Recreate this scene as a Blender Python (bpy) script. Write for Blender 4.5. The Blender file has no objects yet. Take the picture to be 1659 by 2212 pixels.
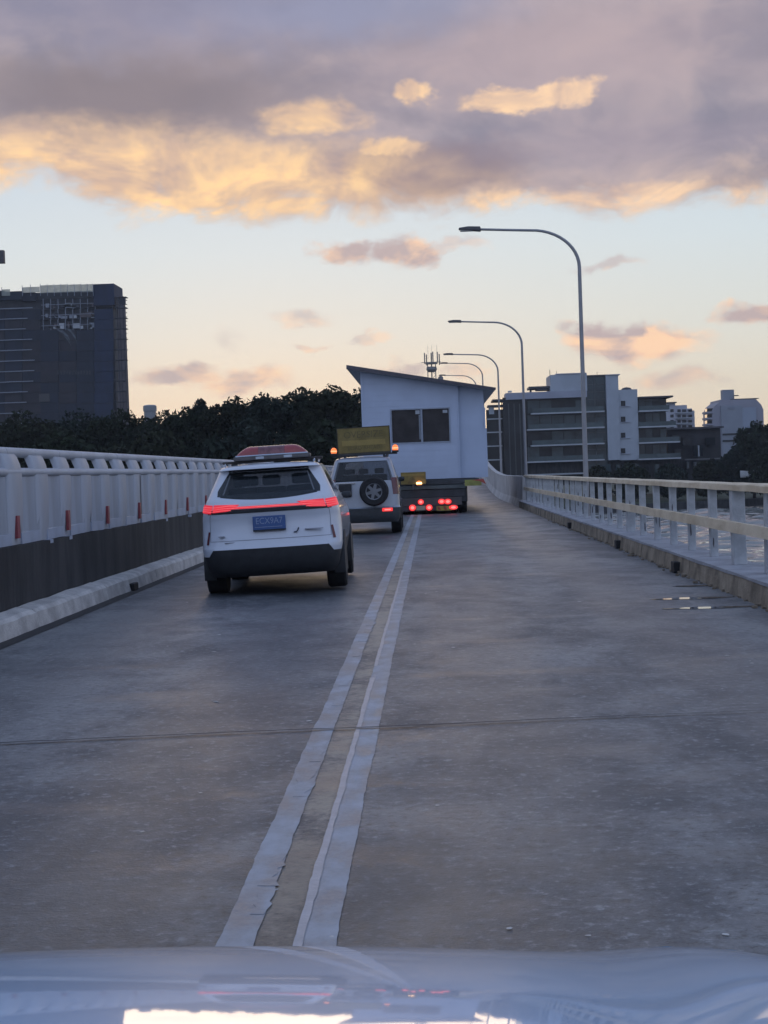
import bpy, math, random
import numpy as np
from mathutils import Matrix, Vector
R = math.radians
random.seed(7)
rng = np.random.default_rng(11)
scene = bpy.context.scene
C = scene.collection

# ------------------------------------------------------------------ camera
FPX, CAMH = 3300.0, 1.55            # focal length in photo pixels (photo taken as 1659 x 2212)
CAMROT = Matrix.Rotation(R(1.797), 3, 'Z') @ Matrix.Rotation(R(90 - 1.465), 3, 'X') @ Matrix.Rotation(R(-2.0), 3, 'Z')
cam = bpy.data.cameras.new('camera')
cam.sensor_fit = 'HORIZONTAL'; cam.sensor_width = 36.0
cam.lens = FPX / 1659.0 * 36.0
cam.clip_start = 0.05; cam.clip_end = 12000
camo = bpy.data.objects.new('camera', cam); C.objects.link(camo)
camo.matrix_world = Matrix.Translation((0, 0, CAMH)) @ CAMROT.to_4x4()
scene.camera = camo
cy = scene.cycles
cy.max_bounces = 5; cy.diffuse_bounces = 2; cy.glossy_bounces = 3; cy.transmission_bounces = 2; cy.volume_bounces = 0; cy.transparent_max_bounces = 6
cy.caustics_reflective = False; cy.caustics_refractive = False; cy.use_adaptive_sampling = True; cy.adaptive_threshold = 0.02
def ray(u, v):
    return CAMROT @ Vector(((u - 829.5) / FPX, -(v - 1106) / FPX, -1.0))
def at(u, v, Y):                     # place seen at photo pixel (u, v), Y metres ahead
    d = ray(u, v); return Vector((0, 0, CAMH)) + d * (Y / d.y)
def sdir(u, v):
    return ray(u, v).normalized()

# ------------------------------------------------------------------ node helper
class NT:
    def __init__(s, tree): s.t = tree
    def new(s, typ, **kw):
        n = s.t.nodes.new(typ)
        for k, v in kw.items(): setattr(n, k, v)
        return n
    def put(s, sock, v):
        if isinstance(v, S): s.t.links.new(v.k, sock)
        elif v is not None: sock.default_value = v
    def math(s, op, a, b=None, c=None, clamp=False):
        n = s.new('ShaderNodeMath', operation=op, use_clamp=clamp)
        s.put(n.inputs[0], a); s.put(n.inputs[1], b); s.put(n.inputs[2], c)
        return S(s, n.outputs[0])
    def mix(s, f, a, b):
        n = s.new('ShaderNodeMix', data_type='RGBA')
        s.put(n.inputs[0], f)
        for i, v in ((6, a), (7, b)):
            s.put(n.inputs[i], v if isinstance(v, S) else (*v[:3], 1))
        return S(s, n.outputs[2])
    def noise(s, vec, scale, detail=4, rough=.55, dist=0.0):
        n = s.new('ShaderNodeTexNoise'); s.put(n.inputs['Vector'], vec)
        n.inputs['Scale'].default_value = scale; n.inputs['Detail'].default_value = detail
        n.inputs['Roughness'].default_value = rough; n.inputs['Distortion'].default_value = dist
        return S(s, n.outputs[0])
    def comb(s, x, y, z):
        n = s.new('ShaderNodeCombineXYZ')
        for i, v in enumerate((x, y, z)): s.put(n.inputs[i], v)
        return S(s, n.outputs[0])
    def sep(s, v):
        n = s.new('ShaderNodeSeparateXYZ'); s.put(n.inputs[0], v)
        return [S(s, o) for o in n.outputs]
    def step(s, x, a, b):
        n = s.new('ShaderNodeMapRange', interpolation_type='SMOOTHSTEP')
        s.put(n.inputs[0], x); n.inputs[1].default_value = a; n.inputs[2].default_value = b
        return S(s, n.outputs[0])
    def ramp(s, f, stops):
        n = s.new('ShaderNodeValToRGB'); s.put(n.inputs[0], f)
        cr = n.color_ramp
        while len(cr.elements) < len(stops): cr.elements.new(.5)
        for e, (p, c) in zip(cr.elements, stops): e.position = p; e.color = (*c, 1)
        return S(s, n.outputs[0])
class S:
    def __init__(s, nt, k): s.n, s.k = nt, k
    def __add__(s, o): return s.n.math('ADD', s, o)
    __radd__ = __add__
    def __sub__(s, o): return s.n.math('SUBTRACT', s, o)
    def __rsub__(s, o): return s.n.math('SUBTRACT', o, s)
    def __mul__(s, o): return s.n.math('MULTIPLY', s, o)
    __rmul__ = __mul__
    def __truediv__(s, o): return s.n.math('DIVIDE', s, o)
    def clamp(s): return s.n.math('ADD', s, 0.0, clamp=True)

# ------------------------------------------------------------------ world: evening sky
SUN_AZ, SUN_EL = R(-6.0), R(2.0)     # azimuth from +Y towards +X
world = bpy.data.worlds.new('World'); scene.world = world; world.use_nodes = True
wt = world.node_tree; wt.nodes.clear(); W = NT(wt)
tc = W.new('ShaderNodeTexCoord')
dx, dy, dz = W.sep(S(W, tc.outputs['Generated']))
sky = W.new('ShaderNodeTexSky', sky_type='NISHITA', sun_disc=False)
sky.sun_elevation = SUN_EL; sky.sun_rotation = SUN_AZ
sky.air_density = 1.0; sky.dust_density = 1.0; sky.ozone_density = 2.0
front = W.step(dy, -0.55, 0.75)
west = W.ramp(dz, [(0.0, (.79, .65, .46)), (.045, (.735, .68, .555)), (.09, (.68, .70, .66)), (.145, (.625, .705, .745)), (.35, (.40, .52, .74)), (1, (.22, .34, .62))])
east = W.ramp(dz, [(0.0, (.52, .56, .72)), (.12, (.52, .60, .82)), (.4, (.44, .54, .80)), (1, (.26, .37, .63))])
clear = W.mix(front, east, west)
nish = W.new('ShaderNodeVectorMath', operation='SCALE'); wt.links.new(sky.outputs[0], nish.inputs[0]); nish.inputs['Scale'].default_value = 0.08
clear = W.mix(0.86, S(W, nish.outputs[0]), clear)
# clouds: noise on the sky sphere, flattened towards the horizon
def vma(v, m, a):
    n = W.new('ShaderNodeVectorMath', operation='MULTIPLY_ADD'); W.put(n.inputs[0], v); n.inputs[1].default_value = m; n.inputs[2].default_value = a
    return S(W, n.outputs[0])
dv = S(W, tc.outputs['Generated'])
wn_ = W.new('ShaderNodeTexNoise'); W.put(wn_.inputs['Vector'], vma(dv, (1, .5, 1.6), (.7, 0, .2))); wn_.inputs['Scale'].default_value = 30.0; wn_.inputs['Detail'].default_value = 4.0; wn_.inputs['Roughness'].default_value = .6
dw = W.new('ShaderNodeVectorMath', operation='MULTIPLY_ADD'); wt.links.new(wn_.outputs['Color'], dw.inputs[0]); dw.inputs[1].default_value = (.052, 0, .026); W.put(dw.inputs[2], vma(dv, (1, 1, 1), (-.026, 0, -.013)))
dw = S(W, dw.outputs[0]); _, _, dzw = W.sep(dw)                                     # directions stirred a little, for ragged cloud outlines
nb = W.noise(vma(dv, (1, .5, 2.0), (.31, 0, .17)), 7.0, 3, .55, .3)                # large masses
n3 = W.noise(vma(dv, (1, .5, 1.7), (0, 0, 0)), 19.0, 6, .60, .5)                  # billows
n4 = W.noise(vma(dv, (1, .5, 1.7), (.013, 0, -.018)), 19.0, 3, .55, .5)           # the same, a step towards the light
relief = (n3 - n4)
def blob(u, v, ru, rv, turb, soft=(-.1, .5), amt=1.0, nz=None):                    # an oval patch with an uneven outline
    d = sdir(u, v); kx, kz = FPX / ru, FPX / rv
    n = W.new('ShaderNodeVectorMath', operation='LENGTH'); W.put(n.inputs[0], vma(dw, (kx, 0, kz), (-d.x * kx, 0, -d.z * kz)))
    g = W.math('MULTIPLY_ADD', nz or n3, turb, 1.0 - turb * .5) - S(W, n.outputs['Value'])
    m = W.new('ShaderNodeMapRange', interpolation_type='SMOOTHSTEP'); W.put(m.inputs[0], g); m.inputs[1].default_value, m.inputs[2].default_value = soft; m.inputs[4].default_value = amt
    return S(W, m.outputs[0])
def vmax(*a):
    r = a[0]
    for b in a[1:]: r = W.math('MAXIMUM', r, b)
    return r
ahead = W.step(dy, .4, .8)
edge = 0.192 - W.step(dx, -.27, -.13) * 0.028 - W.step(dx, -.05, .2) * .006
sd = (dzw - edge) * 60.0
cover = W.step(sd + (nb - .5) * 1.6 + (n3 - .5) * 3.6, -.50, .85) * W.step(dy + (nb - .5) * 0.7, -.35, .35)   # the deck thins out to the east
cover = cover * (1.0 - W.step(dz + (nb - .5) * .5, .35, .75) * .7)                       # and breaks up overhead
grey = W.mix(W.step(nb + (n3 - .5) * .25, .36, .66), (.23, .22, .28), (.40, .335, .36))
grey = W.mix((relief * 1.1).clamp() * ahead, grey, (.55, .43, .40))
grey = W.mix((relief * -.8).clamp(), grey, (.17, .165, .21))
grey = W.mix(W.step(dz, .25, .55), grey, (.26, .31, .46))
grey = W.mix(blob(280, 205, 560, 115, .4, (-.1, .8), .9, nb), grey, (.225, .19, .21))
grey = W.mix(blob(930, 370, 280, 75, .5, (-.1, .6), .95), grey, (.235, .19, .22))
grey = W.mix(blob(1350, 305, 480, 70, .6, (-.2, .9), .45), grey, (.30, .255, .31))
grey = W.mix(blob(330, 20, 560, 110, .6, (-.2, .9), .7, nb), grey, (.205, .205, .30))
grey = W.mix(blob(1150, 110, 680, 140, .4, (-.2, .9), .6, nb), grey, (.41, .325, .35))
grey = W.mix(blob(760, 15, 420, 75, .6, (-.2, .9), .7), grey, (.27, .285, .41))
low = (1.0 - W.step(sd + (nb - .5) * 1.4, -.2, 2.3)) * .62
gold_amt = vmax(low, blob(330, 400, 760, 130, .8, (.0, .60), .92, nb), blob(60, 320, 620, 75, .35, (-.1, .8), .72, nb), blob(560, 405, 260, 100, .5, (.0, .7), 1.0),
                blob(1105, 216, 120, 32, .9, (.0, .45), 1.0), blob(1215, 203, 80, 42, .9, (.0, .5), 1.0), blob(905, 207, 66, 32, .9, (.05, .6), .85),
                blob(680, 252, 120, 44, .8, (-.05, .7), .85), blob(850, 318, 90, 30, 1.0, (.0, .7), .72), blob(1250, 432, 460, 42, .6, (-.1, .7), .8), blob(1640, 430, 240, 50, .6, (-.1, .7), .75))
shade = (relief * 2.4 + .52 + (nb - .5) * 1.0 + blob(540, 400, 230, 80, .6, (-.2, .9), .35)).clamp()
gold = W.mix(shade, (.58, .40, .315), (.95, .63, .33))
gold = W.mix(W.step(dx, -.06, .10), gold, W.mix((relief * 2.8 + .55).clamp(), (.56, .40, .33), (.93, .64, .40)))
deck = W.mix((gold_amt * (.9 + relief * 1.0)).clamp() * ahead, grey, gold)
col = W.mix(cover, clear, deck)
# loose evening clouds near the horizon
small = vmax(blob(765, 548, 95, 38, .8), blob(880, 542, 95, 44, .8), blob(985, 530, 120, 22, 1.1, (0, .8), .5), blob(1310, 570, 90, 20, 1.1, (0, .8), .6),
             blob(1380, 745, 150, 46, .7), blob(1300, 735, 85, 46, .7), blob(1640, 678, 110, 32, .7), blob(1470, 820, 150, 28, 1.0, (0, .8), .7),
             blob(390, 808, 110, 30, .9, (-.1, .6), .9), blob(530, 826, 110, 34, .8, (-.1, .6), .85), blob(650, 686, 85, 18, 1.3, (0, .9), .55), blob(510, 735, 45, 40, 1.3, (0, 1), .3),
             blob(860, 795, 90, 26, 1.0, (0, .8), .7), blob(670, 746, 40, 14, .9, (0, .8), .6), blob(790, 733, 60, 14, 1.0, (0, .8), .5), blob(1000, 800, 60, 18, 1.0, (0, .8), .5),
             blob(1900, 640, 200, 38, 1.1), blob(2200, 760, 200, 40, 1.1), blob(-300, 700, 240, 40, 1.1), blob(-620, 560, 240, 46, 1.1)) * ahead
lit = (relief * 4.5 + .50 + (.06 - dz) * 2.5).clamp()
scol = W.mix(lit, (.47, .37, .36), (.93, .61, .39))
col = W.mix(small * .95, col, scol)
bg = W.new('ShaderNodeBackground'); W.put(bg.inputs[0], col); bg.inputs[1].default_value = 1.22
wo = W.new('ShaderNodeOutputWorld'); wt.links.new(bg.outputs[0], wo.inputs[0])

world.cycles.sampling_method = 'MANUAL'; world.cycles.sample_map_resolution = 512

# the sun, almost down behind the cloud bank ahead
sl = bpy.data.lights.new('sun', 'SUN'); sl.energy = 0.22; sl.angle = R(20); sl.color = (1.0, .72, .45)
so = bpy.data.objects.new('sun', sl); C.objects.link(so)
sv = Vector((math.sin(SUN_AZ) * math.cos(SUN_EL), math.cos(SUN_AZ) * math.cos(SUN_EL), math.sin(SUN_EL)))
so.rotation_euler = (-sv).to_track_quat('-Z', 'Y').to_euler(); so.location = (0, 0, 60)
vs = scene.view_settings; vs.view_transform = 'Standard'; vs.look = 'None'; vs.exposure = 0.0; vs.gamma = 1.0; vs.use_curve_mapping = False

# ------------------------------------------------------------------ materials
MATS = {}
def mat(name, c, rough=.6, metal=0.0, var=.18, scale=6.0, bump=0.0, bscale=None, coat=0.0, spec=.5, emit=None, es=0.0, alpha=None, c2=None, detail=5, coords='Object', stretch=(1, 1, 1), rvar=0.0, coat_rough=.03, trans=0.0):
    if name in MATS: return MATS[name]
    m = bpy.data.materials.new(name); m.use_nodes = True
    t = m.node_tree; nt = NT(t); b = t.nodes['Principled BSDF']
    tcn = nt.new('ShaderNodeTexCoord'); vec = S(nt, tcn.outputs[coords])
    if stretch != (1, 1, 1):
        mp = nt.new('ShaderNodeMapping'); nt.put(mp.inputs['Vector'], vec); mp.inputs['Scale'].default_value = stretch; vec = S(nt, mp.outputs[0])
    nz = nt.noise(vec, scale, detail, .6)
    f = nt.step(nz, .3, .7)
    lo = tuple(x * (1 - var) for x in c); hi = tuple(min(1, x * (1 + var)) for x in c)
    nt.put(b.inputs['Base Color'], nt.mix(f, lo, c2 or hi))
    if rvar: nt.put(b.inputs['Roughness'], f * rvar + (rough - rvar / 2))
    else: b.inputs['Roughness'].default_value = rough
    b.inputs['Metallic'].default_value = metal
    b.inputs['Specular IOR Level'].default_value = spec
    if coat: b.inputs['Coat Weight'].default_value = coat; b.inputs['Coat Roughness'].default_value = coat_rough
    if trans: b.inputs['Transmission Weight'].default_value = trans
    if emit: b.inputs['Emission Color'].default_value = (*emit, 1); b.inputs['Emission Strength'].default_value = es
    if alpha is not None: b.inputs['Alpha'].default_value = alpha
    if bump:
        bn = nt.new('ShaderNodeBump'); bn.inputs['Strength'].default_value = 1.0; bn.inputs['Distance'].default_value = bump
        nt.put(bn.inputs['Height'], nt.noise(vec, bscale or scale * 4, 4, .6)); t.links.new(bn.outputs[0], b.inputs['Normal'])
    MATS[name] = m
    return m

# ------------------------------------------------------------------ mesh helper
class MB:
    def __init__(s): s.v, s.f = [], []
    def add(s, vs, fs):
        o = len(s.v); s.v += [tuple(p) for p in vs]; s.f += [tuple(i + o for i in f) for f in fs]; return s
    def box(s, x0, x1, y0, y1, z0, z1):
        x0, x1 = sorted((x0, x1)); y0, y1 = sorted((y0, y1)); z0, z1 = sorted((z0, z1))
        return s.add([(x0, y0, z0), (x1, y0, z0), (x1, y1, z0), (x0, y1, z0), (x0, y0, z1), (x1, y0, z1), (x1, y1, z1), (x0, y1, z1)],
                     [(0, 3, 2, 1), (4, 5, 6, 7), (0, 1, 5, 4), (1, 2, 6, 5), (2, 3, 7, 6), (3, 0, 4, 7)])
    def tube(s, pts, r, n=8, cap=True):
        pts = [Vector(p) for p in pts]; k = len(pts)
        rs = r if isinstance(r, (list, tuple)) else [r] * k
        vs = []; up = None
        for i, p in enumerate(pts):
            d = (pts[min(i + 1, k - 1)] - pts[max(i - 1, 0)]).normalized()
            if up is None: up = Vector((0, 0, 1)) if abs(d.z) < .9 else Vector((0, 1, 0))
            a = d.cross(up).normalized(); b = a.cross(d).normalized(); up = b
            for j in range(n):
                t = 2 * math.pi * j / n; vs.append(p + (a * math.cos(t) + b * math.sin(t)) * rs[i])
        fs = [(i * n + j, i * n + (j + 1) % n, (i + 1) * n + (j + 1) % n, (i + 1) * n + j) for i in range(k - 1) for j in range(n)]
        if cap: fs += [tuple(range(n - 1, -1, -1)), tuple((k - 1) * n + j for j in range(n))]
        return s.add(vs, fs)
    def lathe(s, prof, axis='z', n=24, c=(0, 0, 0), cap=True):      # prof: (radius, along)
        vs = []
        for r, h in prof:
            for j in range(n):
                t = 2 * math.pi * j / n; a, b = r * math.cos(t), r * math.sin(t)
                p = {'z': (a, b, h), 'x': (h, a, b), 'y': (a, h, b)}[axis]
                vs.append((p[0] + c[0], p[1] + c[1], p[2] + c[2]))
        k = len(prof)
        fs = [(i * n + j, i * n + (j + 1) % n, (i + 1) * n + (j + 1) % n, (i + 1) * n + j) for i in range(k - 1) for j in range(n)]
        if cap: fs += [tuple(range(n)), tuple((k - 1) * n + j for j in range(n))]
        return s.add(vs, fs)
    def prism(s, poly, y0, y1):                                      # poly in (x, z)
        n = len(poly)
        return s.add([(x, y0, z) for x, z in poly] + [(x, y1, z) for x, z in poly],
                     [tuple(range(n)), tuple(range(2 * n - 1, n - 1, -1))] + [(i, i + n, (i + 1) % n + n, (i + 1) % n) for i in range(n)])
    def prismx(s, poly, x0, x1):                                     # poly in (y, z)
        n = len(poly)
        return s.add([(x0, y, z) for y, z in poly] + [(x1, y, z) for y, z in poly],
                     [tuple(range(n)), tuple(range(2 * n - 1, n - 1, -1))] + [(i, i + n, (i + 1) % n + n, (i + 1) % n) for i in range(n)])
    def grid(s, fn, us, vs):
        P = [fn(u, v) for u in us for v in vs]; m = len(vs)
        return s.add(P, [(i * m + j, (i + 1) * m + j, (i + 1) * m + j + 1, i * m + j + 1) for i in range(len(us) - 1) for j in range(m - 1)])
    def mesh(s, name, m, smooth=False):
        me = bpy.data.meshes.new(name); me.from_pydata(s.v, [], s.f); me.validate()
        bmn = None
        import bmesh
        bm = bmesh.new(); bm.from_mesh(me); bmesh.ops.recalc_face_normals(bm, faces=bm.faces); bm.to_mesh(me); bm.free()
        me.materials.append(m)
        if smooth:
            me.polygons.foreach_set('use_smooth', [True] * len(me.polygons))
            me.set_sharp_from_angle(angle=R(smooth if smooth > 1 else 40))
        return me
    def build(s, name, m, parent=None, smooth=False, bevel=0.0, off=None):
        o = link(name, s.mesh(name, m, smooth), parent)
        if off is not None: o.location = off
        if bevel:
            b = o.modifiers.new('bevel', 'BEVEL'); b.width = bevel; b.segments = 2; b.limit_method = 'ANGLE'
        return o
def link(name, me, parent=None, loc=None, rot=None):
    o = bpy.data.objects.new(name, me); C.objects.link(o)
    if parent: o.parent = parent
    if loc is not None: o.location = loc
    if rot is not None: o.rotation_euler = rot
    return o
def tag(o, label, cat, group=None):
    o['label'] = label; o['category'] = cat
    if group: o['group'] = group
    return o
def thing(name, label, cat, loc=(0, 0, 0), rot=(0, 0, 0), group=None):
    o = bpy.data.objects.new(name, None); C.objects.link(o); o.empty_display_size = .2
    o.location = loc; o.rotation_euler = rot
    return tag(o, label, cat, group)
def struct(o): o['kind'] = 'structure'; return o

# ------------------------------------------------------------------ road level
def zr(y):                                                           # flat bridge, then the approach climbs
    if y < 75: return 0.0
    if y < 100: return .5 * .055 / 25 * (y - 75) ** 2
    return .6875 + .055 * (y - 100)
YS = [-12 + 2 * i for i in range(0, 125)]
XL, XR = -4.29, 3.44

def asphalt():
    m = bpy.data.materials.new('worn_road_surface'); m.use_nodes = True
    t = m.node_tree; nt = NT(t); b = t.nodes['Principled BSDF']
    tcn = nt.new('ShaderNodeTexCoord'); v = S(nt, tcn.outputs['Object']); x, y, z = nt.sep(v)
    big = nt.noise(nt.comb(x, y * .5, 0.0), .45, 4, .55)
    mid = nt.noise(nt.comb(x, y * .8, 1.0), 2.6, 5, .62)
    fine = nt.noise(v, 16.0, 5, .75)
    agg = nt.noise(v, 60.0, 3, .7)
    tracks = nt.math('ABSOLUTE', nt.math('SINE', (x + .55) * 1.75))          # wheel paths polished by traffic
    tr = nt.step(tracks + (mid - .5) * .5, .45, .95)
    patch = nt.noise(nt.comb(x * 1.0, y * .55, 6.0), 1.5, 6, .66, .4)
    c = nt.mix(nt.step(big * .45 + mid * .25 + patch * .30, .41, .59), (.060, .067, .078), (.215, .221, .225))
    c = nt.mix(tr * .42, c, (.068, .071, .078))
    c = nt.mix(nt.step(fine, .52, .68) * .80, c, (.34, .345, .345))
    c = nt.mix(nt.step(fine, .50, .34) * .80, c, (.028, .030, .034))
    c = nt.mix(nt.step(agg, .58, .75) * .40, c, (.33, .325, .32))
    c = nt.mix(nt.step(agg, .44, .28) * .40, c, (.02, .022, .028))
    strip = nt.step(nt.math('ABSOLUTE', x + .566 + (mid - .5) * .06), .10, .045)                   # old yellow paint ground into the gap
    c = nt.mix(strip * nt.step(big * .3 + mid * .4 + fine * .45, .44, .66) * .95, c, (.36, .305, .235))
    c = nt.mix(nt.step(nt.noise(nt.comb(x, y * .7, 9.0), .9, 4, .6), .48, .62) * nt.step(y, 9.5, 4.5) * .45, c, (.115, .092, .070))
    damp = nt.step(nt.noise(nt.comb(x * .6, y * 1.3, 4.0), 1.3, 4, .6), .54, .70)
    c = nt.mix(damp * .35, c, (.045, .048, .06))
    nt.put(b.inputs['Base Color'], c)
    nt.put(b.inputs['Roughness'], (.50 + (fine - .5) * .3 - (patch - .5) * .25) - damp * .10 - tr * .06)
    b.inputs['Specular IOR Level'].default_value = .55
    bn = nt.new('ShaderNodeBump'); bn.inputs['Distance'].default_value = .008; bn.inputs['Strength'].default_value = .8
    nt.put(bn.inputs['Height'], fine * .7 + agg * .5 + mid * .6); t.links.new(bn.outputs[0], b.inputs['Normal'])
    return m
road = MB().grid(lambda x, y: (x, y, zr(y)), [XL - .05, -2.5, -.55, 1.5, XR + .05], YS).build('road', asphalt())
struct(road); road['label'] = 'dark worn two lane road surface of the bridge'

def ragged_strip(x0, x1, y0, y1, z, amp, step=.05, far=26):
    mb = MB(); ys = []; y = y0
    while y < y1: ys.append(y); y += step if y < far else 1.0
    ys.append(y1); a = b = 0.0; vs = []
    for y in ys:
        a = a * .75 + random.gauss(0, amp); b = b * .75 + random.gauss(0, amp)
        k = 1 if y < far else .3
        vs += [(x0 + a * k, y, zr(y) + z), (x1 + b * k, y, zr(y) + z)]
    mb.add(vs, [(2 * i, 2 * i + 1, 2 * i + 3, 2 * i + 2) for i in range(len(ys) - 1)]); return mb
paint = mat('worn_white_paint', (.25, .265, .295), .5, var=.25, scale=5.0, c2=(.42, .44, .475), bump=.004, bscale=30, stretch=(1, .6, 1), rvar=.2, detail=8)
paint2 = mat('thick_paint_skin', (.37, .385, .42), .42, var=.10, scale=8.0, bump=.003, bscale=40)
ragged_strip(-.765, -.640, 2.2, 120, .004, .0017).build('centre_line', paint, road)
ragged_strip(-.500, -.368, 2.2, 120, .004, .0017).build('centre_line', paint, road)
# upper coat of paint along the lines, broken into lifted plates
y = 4.2
while y < 16:
    L = random.uniform(.2, .9); x1 = -.642 + random.uniform(-.012, .012); x0 = x1 - random.uniform(.05, .095); n = 9
    mb = MB(); top = []; 
    for k in range(n): top.append((x0 + random.gauss(0, .006), y + L * k / (n - 1)))
    for k in range(n): top.append((x1 + random.gauss(0, .010), y + L * (n - 1 - k) / (n - 1) + random.gauss(0, .008)))
    N = len(top); mb.add([(a, b, .0045) for a, b in top] + [(a, b, .0058) for a, b in top], [tuple(range(2 * N - 1, N - 1, -1))] + [(i, (i + 1) % N, (i + 1) % N + N, i + N) for i in range(N)])
    mb.build('paint_flake', paint, road); y += L + random.choice((.04, .2, .6, 1.1))
ragged_strip(-.508, -.476, 3.6, 11.5, .0075, .0016).build('paint_ridge', paint2, road)
ragged_strip(-.508, -.480, 12.2, 24, .0075, .0016).build('paint_ridge', paint2, road)
# expansion joints across the deck
dark_gap = mat('joint_sealant', (.012, .013, .016), .7, var=.3, scale=20)
lip = mat('joint_lip', (.20, .20, .205), .5, var=.25, scale=14)
for jy in (9.25, 34.0, 59.0):
    for w0, w1, zz, mm, nm in ((-.011, .011, .013, dark_gap, 'expansion_joint'), (-.022, -.0115, .011, lip, 'joint_lip'), (.0115, .016, .011, lip, 'joint_lip')):
        mb = MB(); pts = []
        for i in range(60):
            x = XL + .02 + (XR - XL - .04) * i / 59; yy = jy + .075 * (x + .3) + .012 * math.sin(i * .35) + random.gauss(0, .0035)
            thin = 1.0 if x < .6 else max(.25, 1 - (x - .6) * .5)
            pts += [(x, yy + w0 * thin, zz), (x, yy + w1 * thin + (random.gauss(0, .004) if nm == 'joint_lip' else 0), zz)]
        mb.add(pts, [(2 * i, 2 * i + 2, 2 * i + 3, 2 * i + 1) for i in range(59)]); mb.build(nm, mm, road)
# pale chips and spilt cement on the surface
chips = MB()
chipm = mat('pale_chips', (.52, .51, .48), .5, var=.2, scale=9)
for i in range(60):
    yy = 4.6 + 15 * random.random() ** 1.5; x = random.uniform(-3.9, 3.1); r = random.uniform(.004, .013) * (1.0 + (yy > 9) * .6)
    n = 6; o = [(x + r * random.uniform(.6, 1.5) * math.cos(k), yy + r * random.uniform(.6, 1.4) * math.sin(k)) for k in [2 * math.pi * j / n for j in range(n)]]
    chips.add([(a, b, .004) for a, b in o] + [(x, yy, .004 + r * .2)], [(j, (j + 1) % n, n) for j in range(n)])
ch = chips.build('pale_chips', chipm, road); ch['kind'] = 'stuff'
# small puddles by the right kerb
wet = mat('puddle_water', (.05, .053, .06), .06, var=.1, spec=.8)
for (u, v, ln, wd) in ((1490, 1293, .95, .11), (1535, 1313, .95, .11), (1500, 1266, .5, .10)):
    d = ray(u, v); k = -CAMH / d.z; px, py = d.x * k, d.y * k; n = 18
    o = [(px + ln * .5 * (1 + .25 * random.uniform(-1, 1)) * math.cos(a), py + wd * (1 + .3 * random.uniform(-1, 1)) * math.sin(a), .005) for a in [2 * math.pi * j / n for j in range(n)]]
    MB().add(o, [tuple(range(n))]).build('puddle', wet, road)

# ------------------------------------------------------------------ bridge deck, kerbs
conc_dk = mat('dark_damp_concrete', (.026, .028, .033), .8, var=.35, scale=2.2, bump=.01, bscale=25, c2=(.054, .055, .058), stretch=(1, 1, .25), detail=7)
conc = mat('weathered_concrete', (.25, .235, .22), .85, var=.3, scale=2.2, bump=.012, bscale=30)
conc_lt = mat('pale_kerb_concrete', (.52, .50, .48), .8, var=.22, scale=3.0, bump=.012, bscale=28, c2=(.64, .62, .59))
conc_br = mat('brown_stained_concrete', (.21, .172, .125), .85, var=.35, scale=2.0, bump=.015, bscale=22, c2=(.36, .30, .225))
dk = MB().grid(lambda x, y: (x, y, zr(y) - .03), [-5.2, 4.3], YS)
dk.grid(lambda x, y: (x, y, zr(y) - .9), [-5.0, 4.1], YS)
dk.grid(lambda k, y: (-5.2 + .2 * k, y, zr(y) - .03 - .87 * k), [0, 1], YS); dk.grid(lambda k, y: (4.3 - .2 * k, y, zr(y) - .03 - .87 * k), [0, 1], YS)
deck_o = struct(dk.build('bridge_deck', conc))
for py in (0, 25, 50, 75, 100):
    MB().box(-3.6, 2.8, py - .6, py + .6, -9, -.95).build('pier', conc, deck_o, bevel=.08)
def sweep(name, prof, y0, y1, m, parent=None, step=4.0, wob=0.0, zoff=0.0):        # prof: (x, z) closed
    ys = []; y = y0
    while y < y1 - .01: ys.append(y); y += step
    ys.append(y1); n = len(prof); mb = MB(); vs = []
    for y in ys: vs += [(x + random.gauss(0, wob), y, z + zr(y) + zoff + random.gauss(0, wob)) for x, z in prof]
    fs = [(i * n + j, i * n + (j + 1) % n, (i + 1) * n + (j + 1) % n, (i + 1) * n + j) for i in range(len(ys) - 1) for j in range(n)]
    fs += [tuple(range(n)), tuple((len(ys) - 1) * n + j for j in range(n))]
    mb.add(vs, fs); return mb.build(name, m, parent)
# left kerb in cast lengths with a drain slot
lk = struct(thing('kerb', '', '')); del lk['category']; lk['label'] = 'pale concrete kerb along the dark left parapet'
y = 2.0
while y < 130:
    L = 3.6
    sweep('kerb_stone', [(XL, -.01), (XL - .03, .17), (XL - .07, .21), (XL - .24, .24), (XL - .24, -.02)], y, y + L - .02, conc_lt, lk, .45, .004); y += L
for dy_ in (21.6, 36.0):
    MB().box(XL - .03, XL + .05, dy_ - .16, dy_ + .16, .005, .11).build('drain_slot', dark_gap, lk, bevel=.01)
gut = sweep('gutter', [(XL, .0035), (XL + .16, .0035), (XL + .10, .007), (XL, .010)], 2, 120, dark_gap, lk, .3, .0012)
# right kerb: stained face, grey ledge, scuppers
rk = struct(thing('kerb', '', '')); del rk['category']; rk['label'] = 'brown stained kerb with grey ledge under the right railing'
y = 2.0
while y < 60.5:
    L = 4.7
    sweep('kerb_stone', [(XR, -.01), (XR + .015, .12), (XR + .03, .225), (XR + .5, .225), (XR + .5, -.02)], y, min(y + L - .03, 60.5), conc_br, rk, .35, .003); y += L
ledge_m = mat('grey_ledge_concrete', (.32, .33, .36), .75, var=.2, scale=2.5, bump=.008, bscale=30)
sweep('ledge', [(XR + .02, .228), (XR + .02, .262), (XR + .54, .275), (XR + .54, .228)], 2, 61, ledge_m, rk, .6, .003)
crumb = MB()
for i in range(170):
    yy = 11 + 34 * random.random() ** 1.3; xx = XR - abs(random.gauss(0, .06)) + .01; r = random.uniform(.008, .03)
    crumb.box(xx - r, xx + r, yy - r * 1.5, yy + r * 1.5, .002, r * 1.1)
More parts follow.
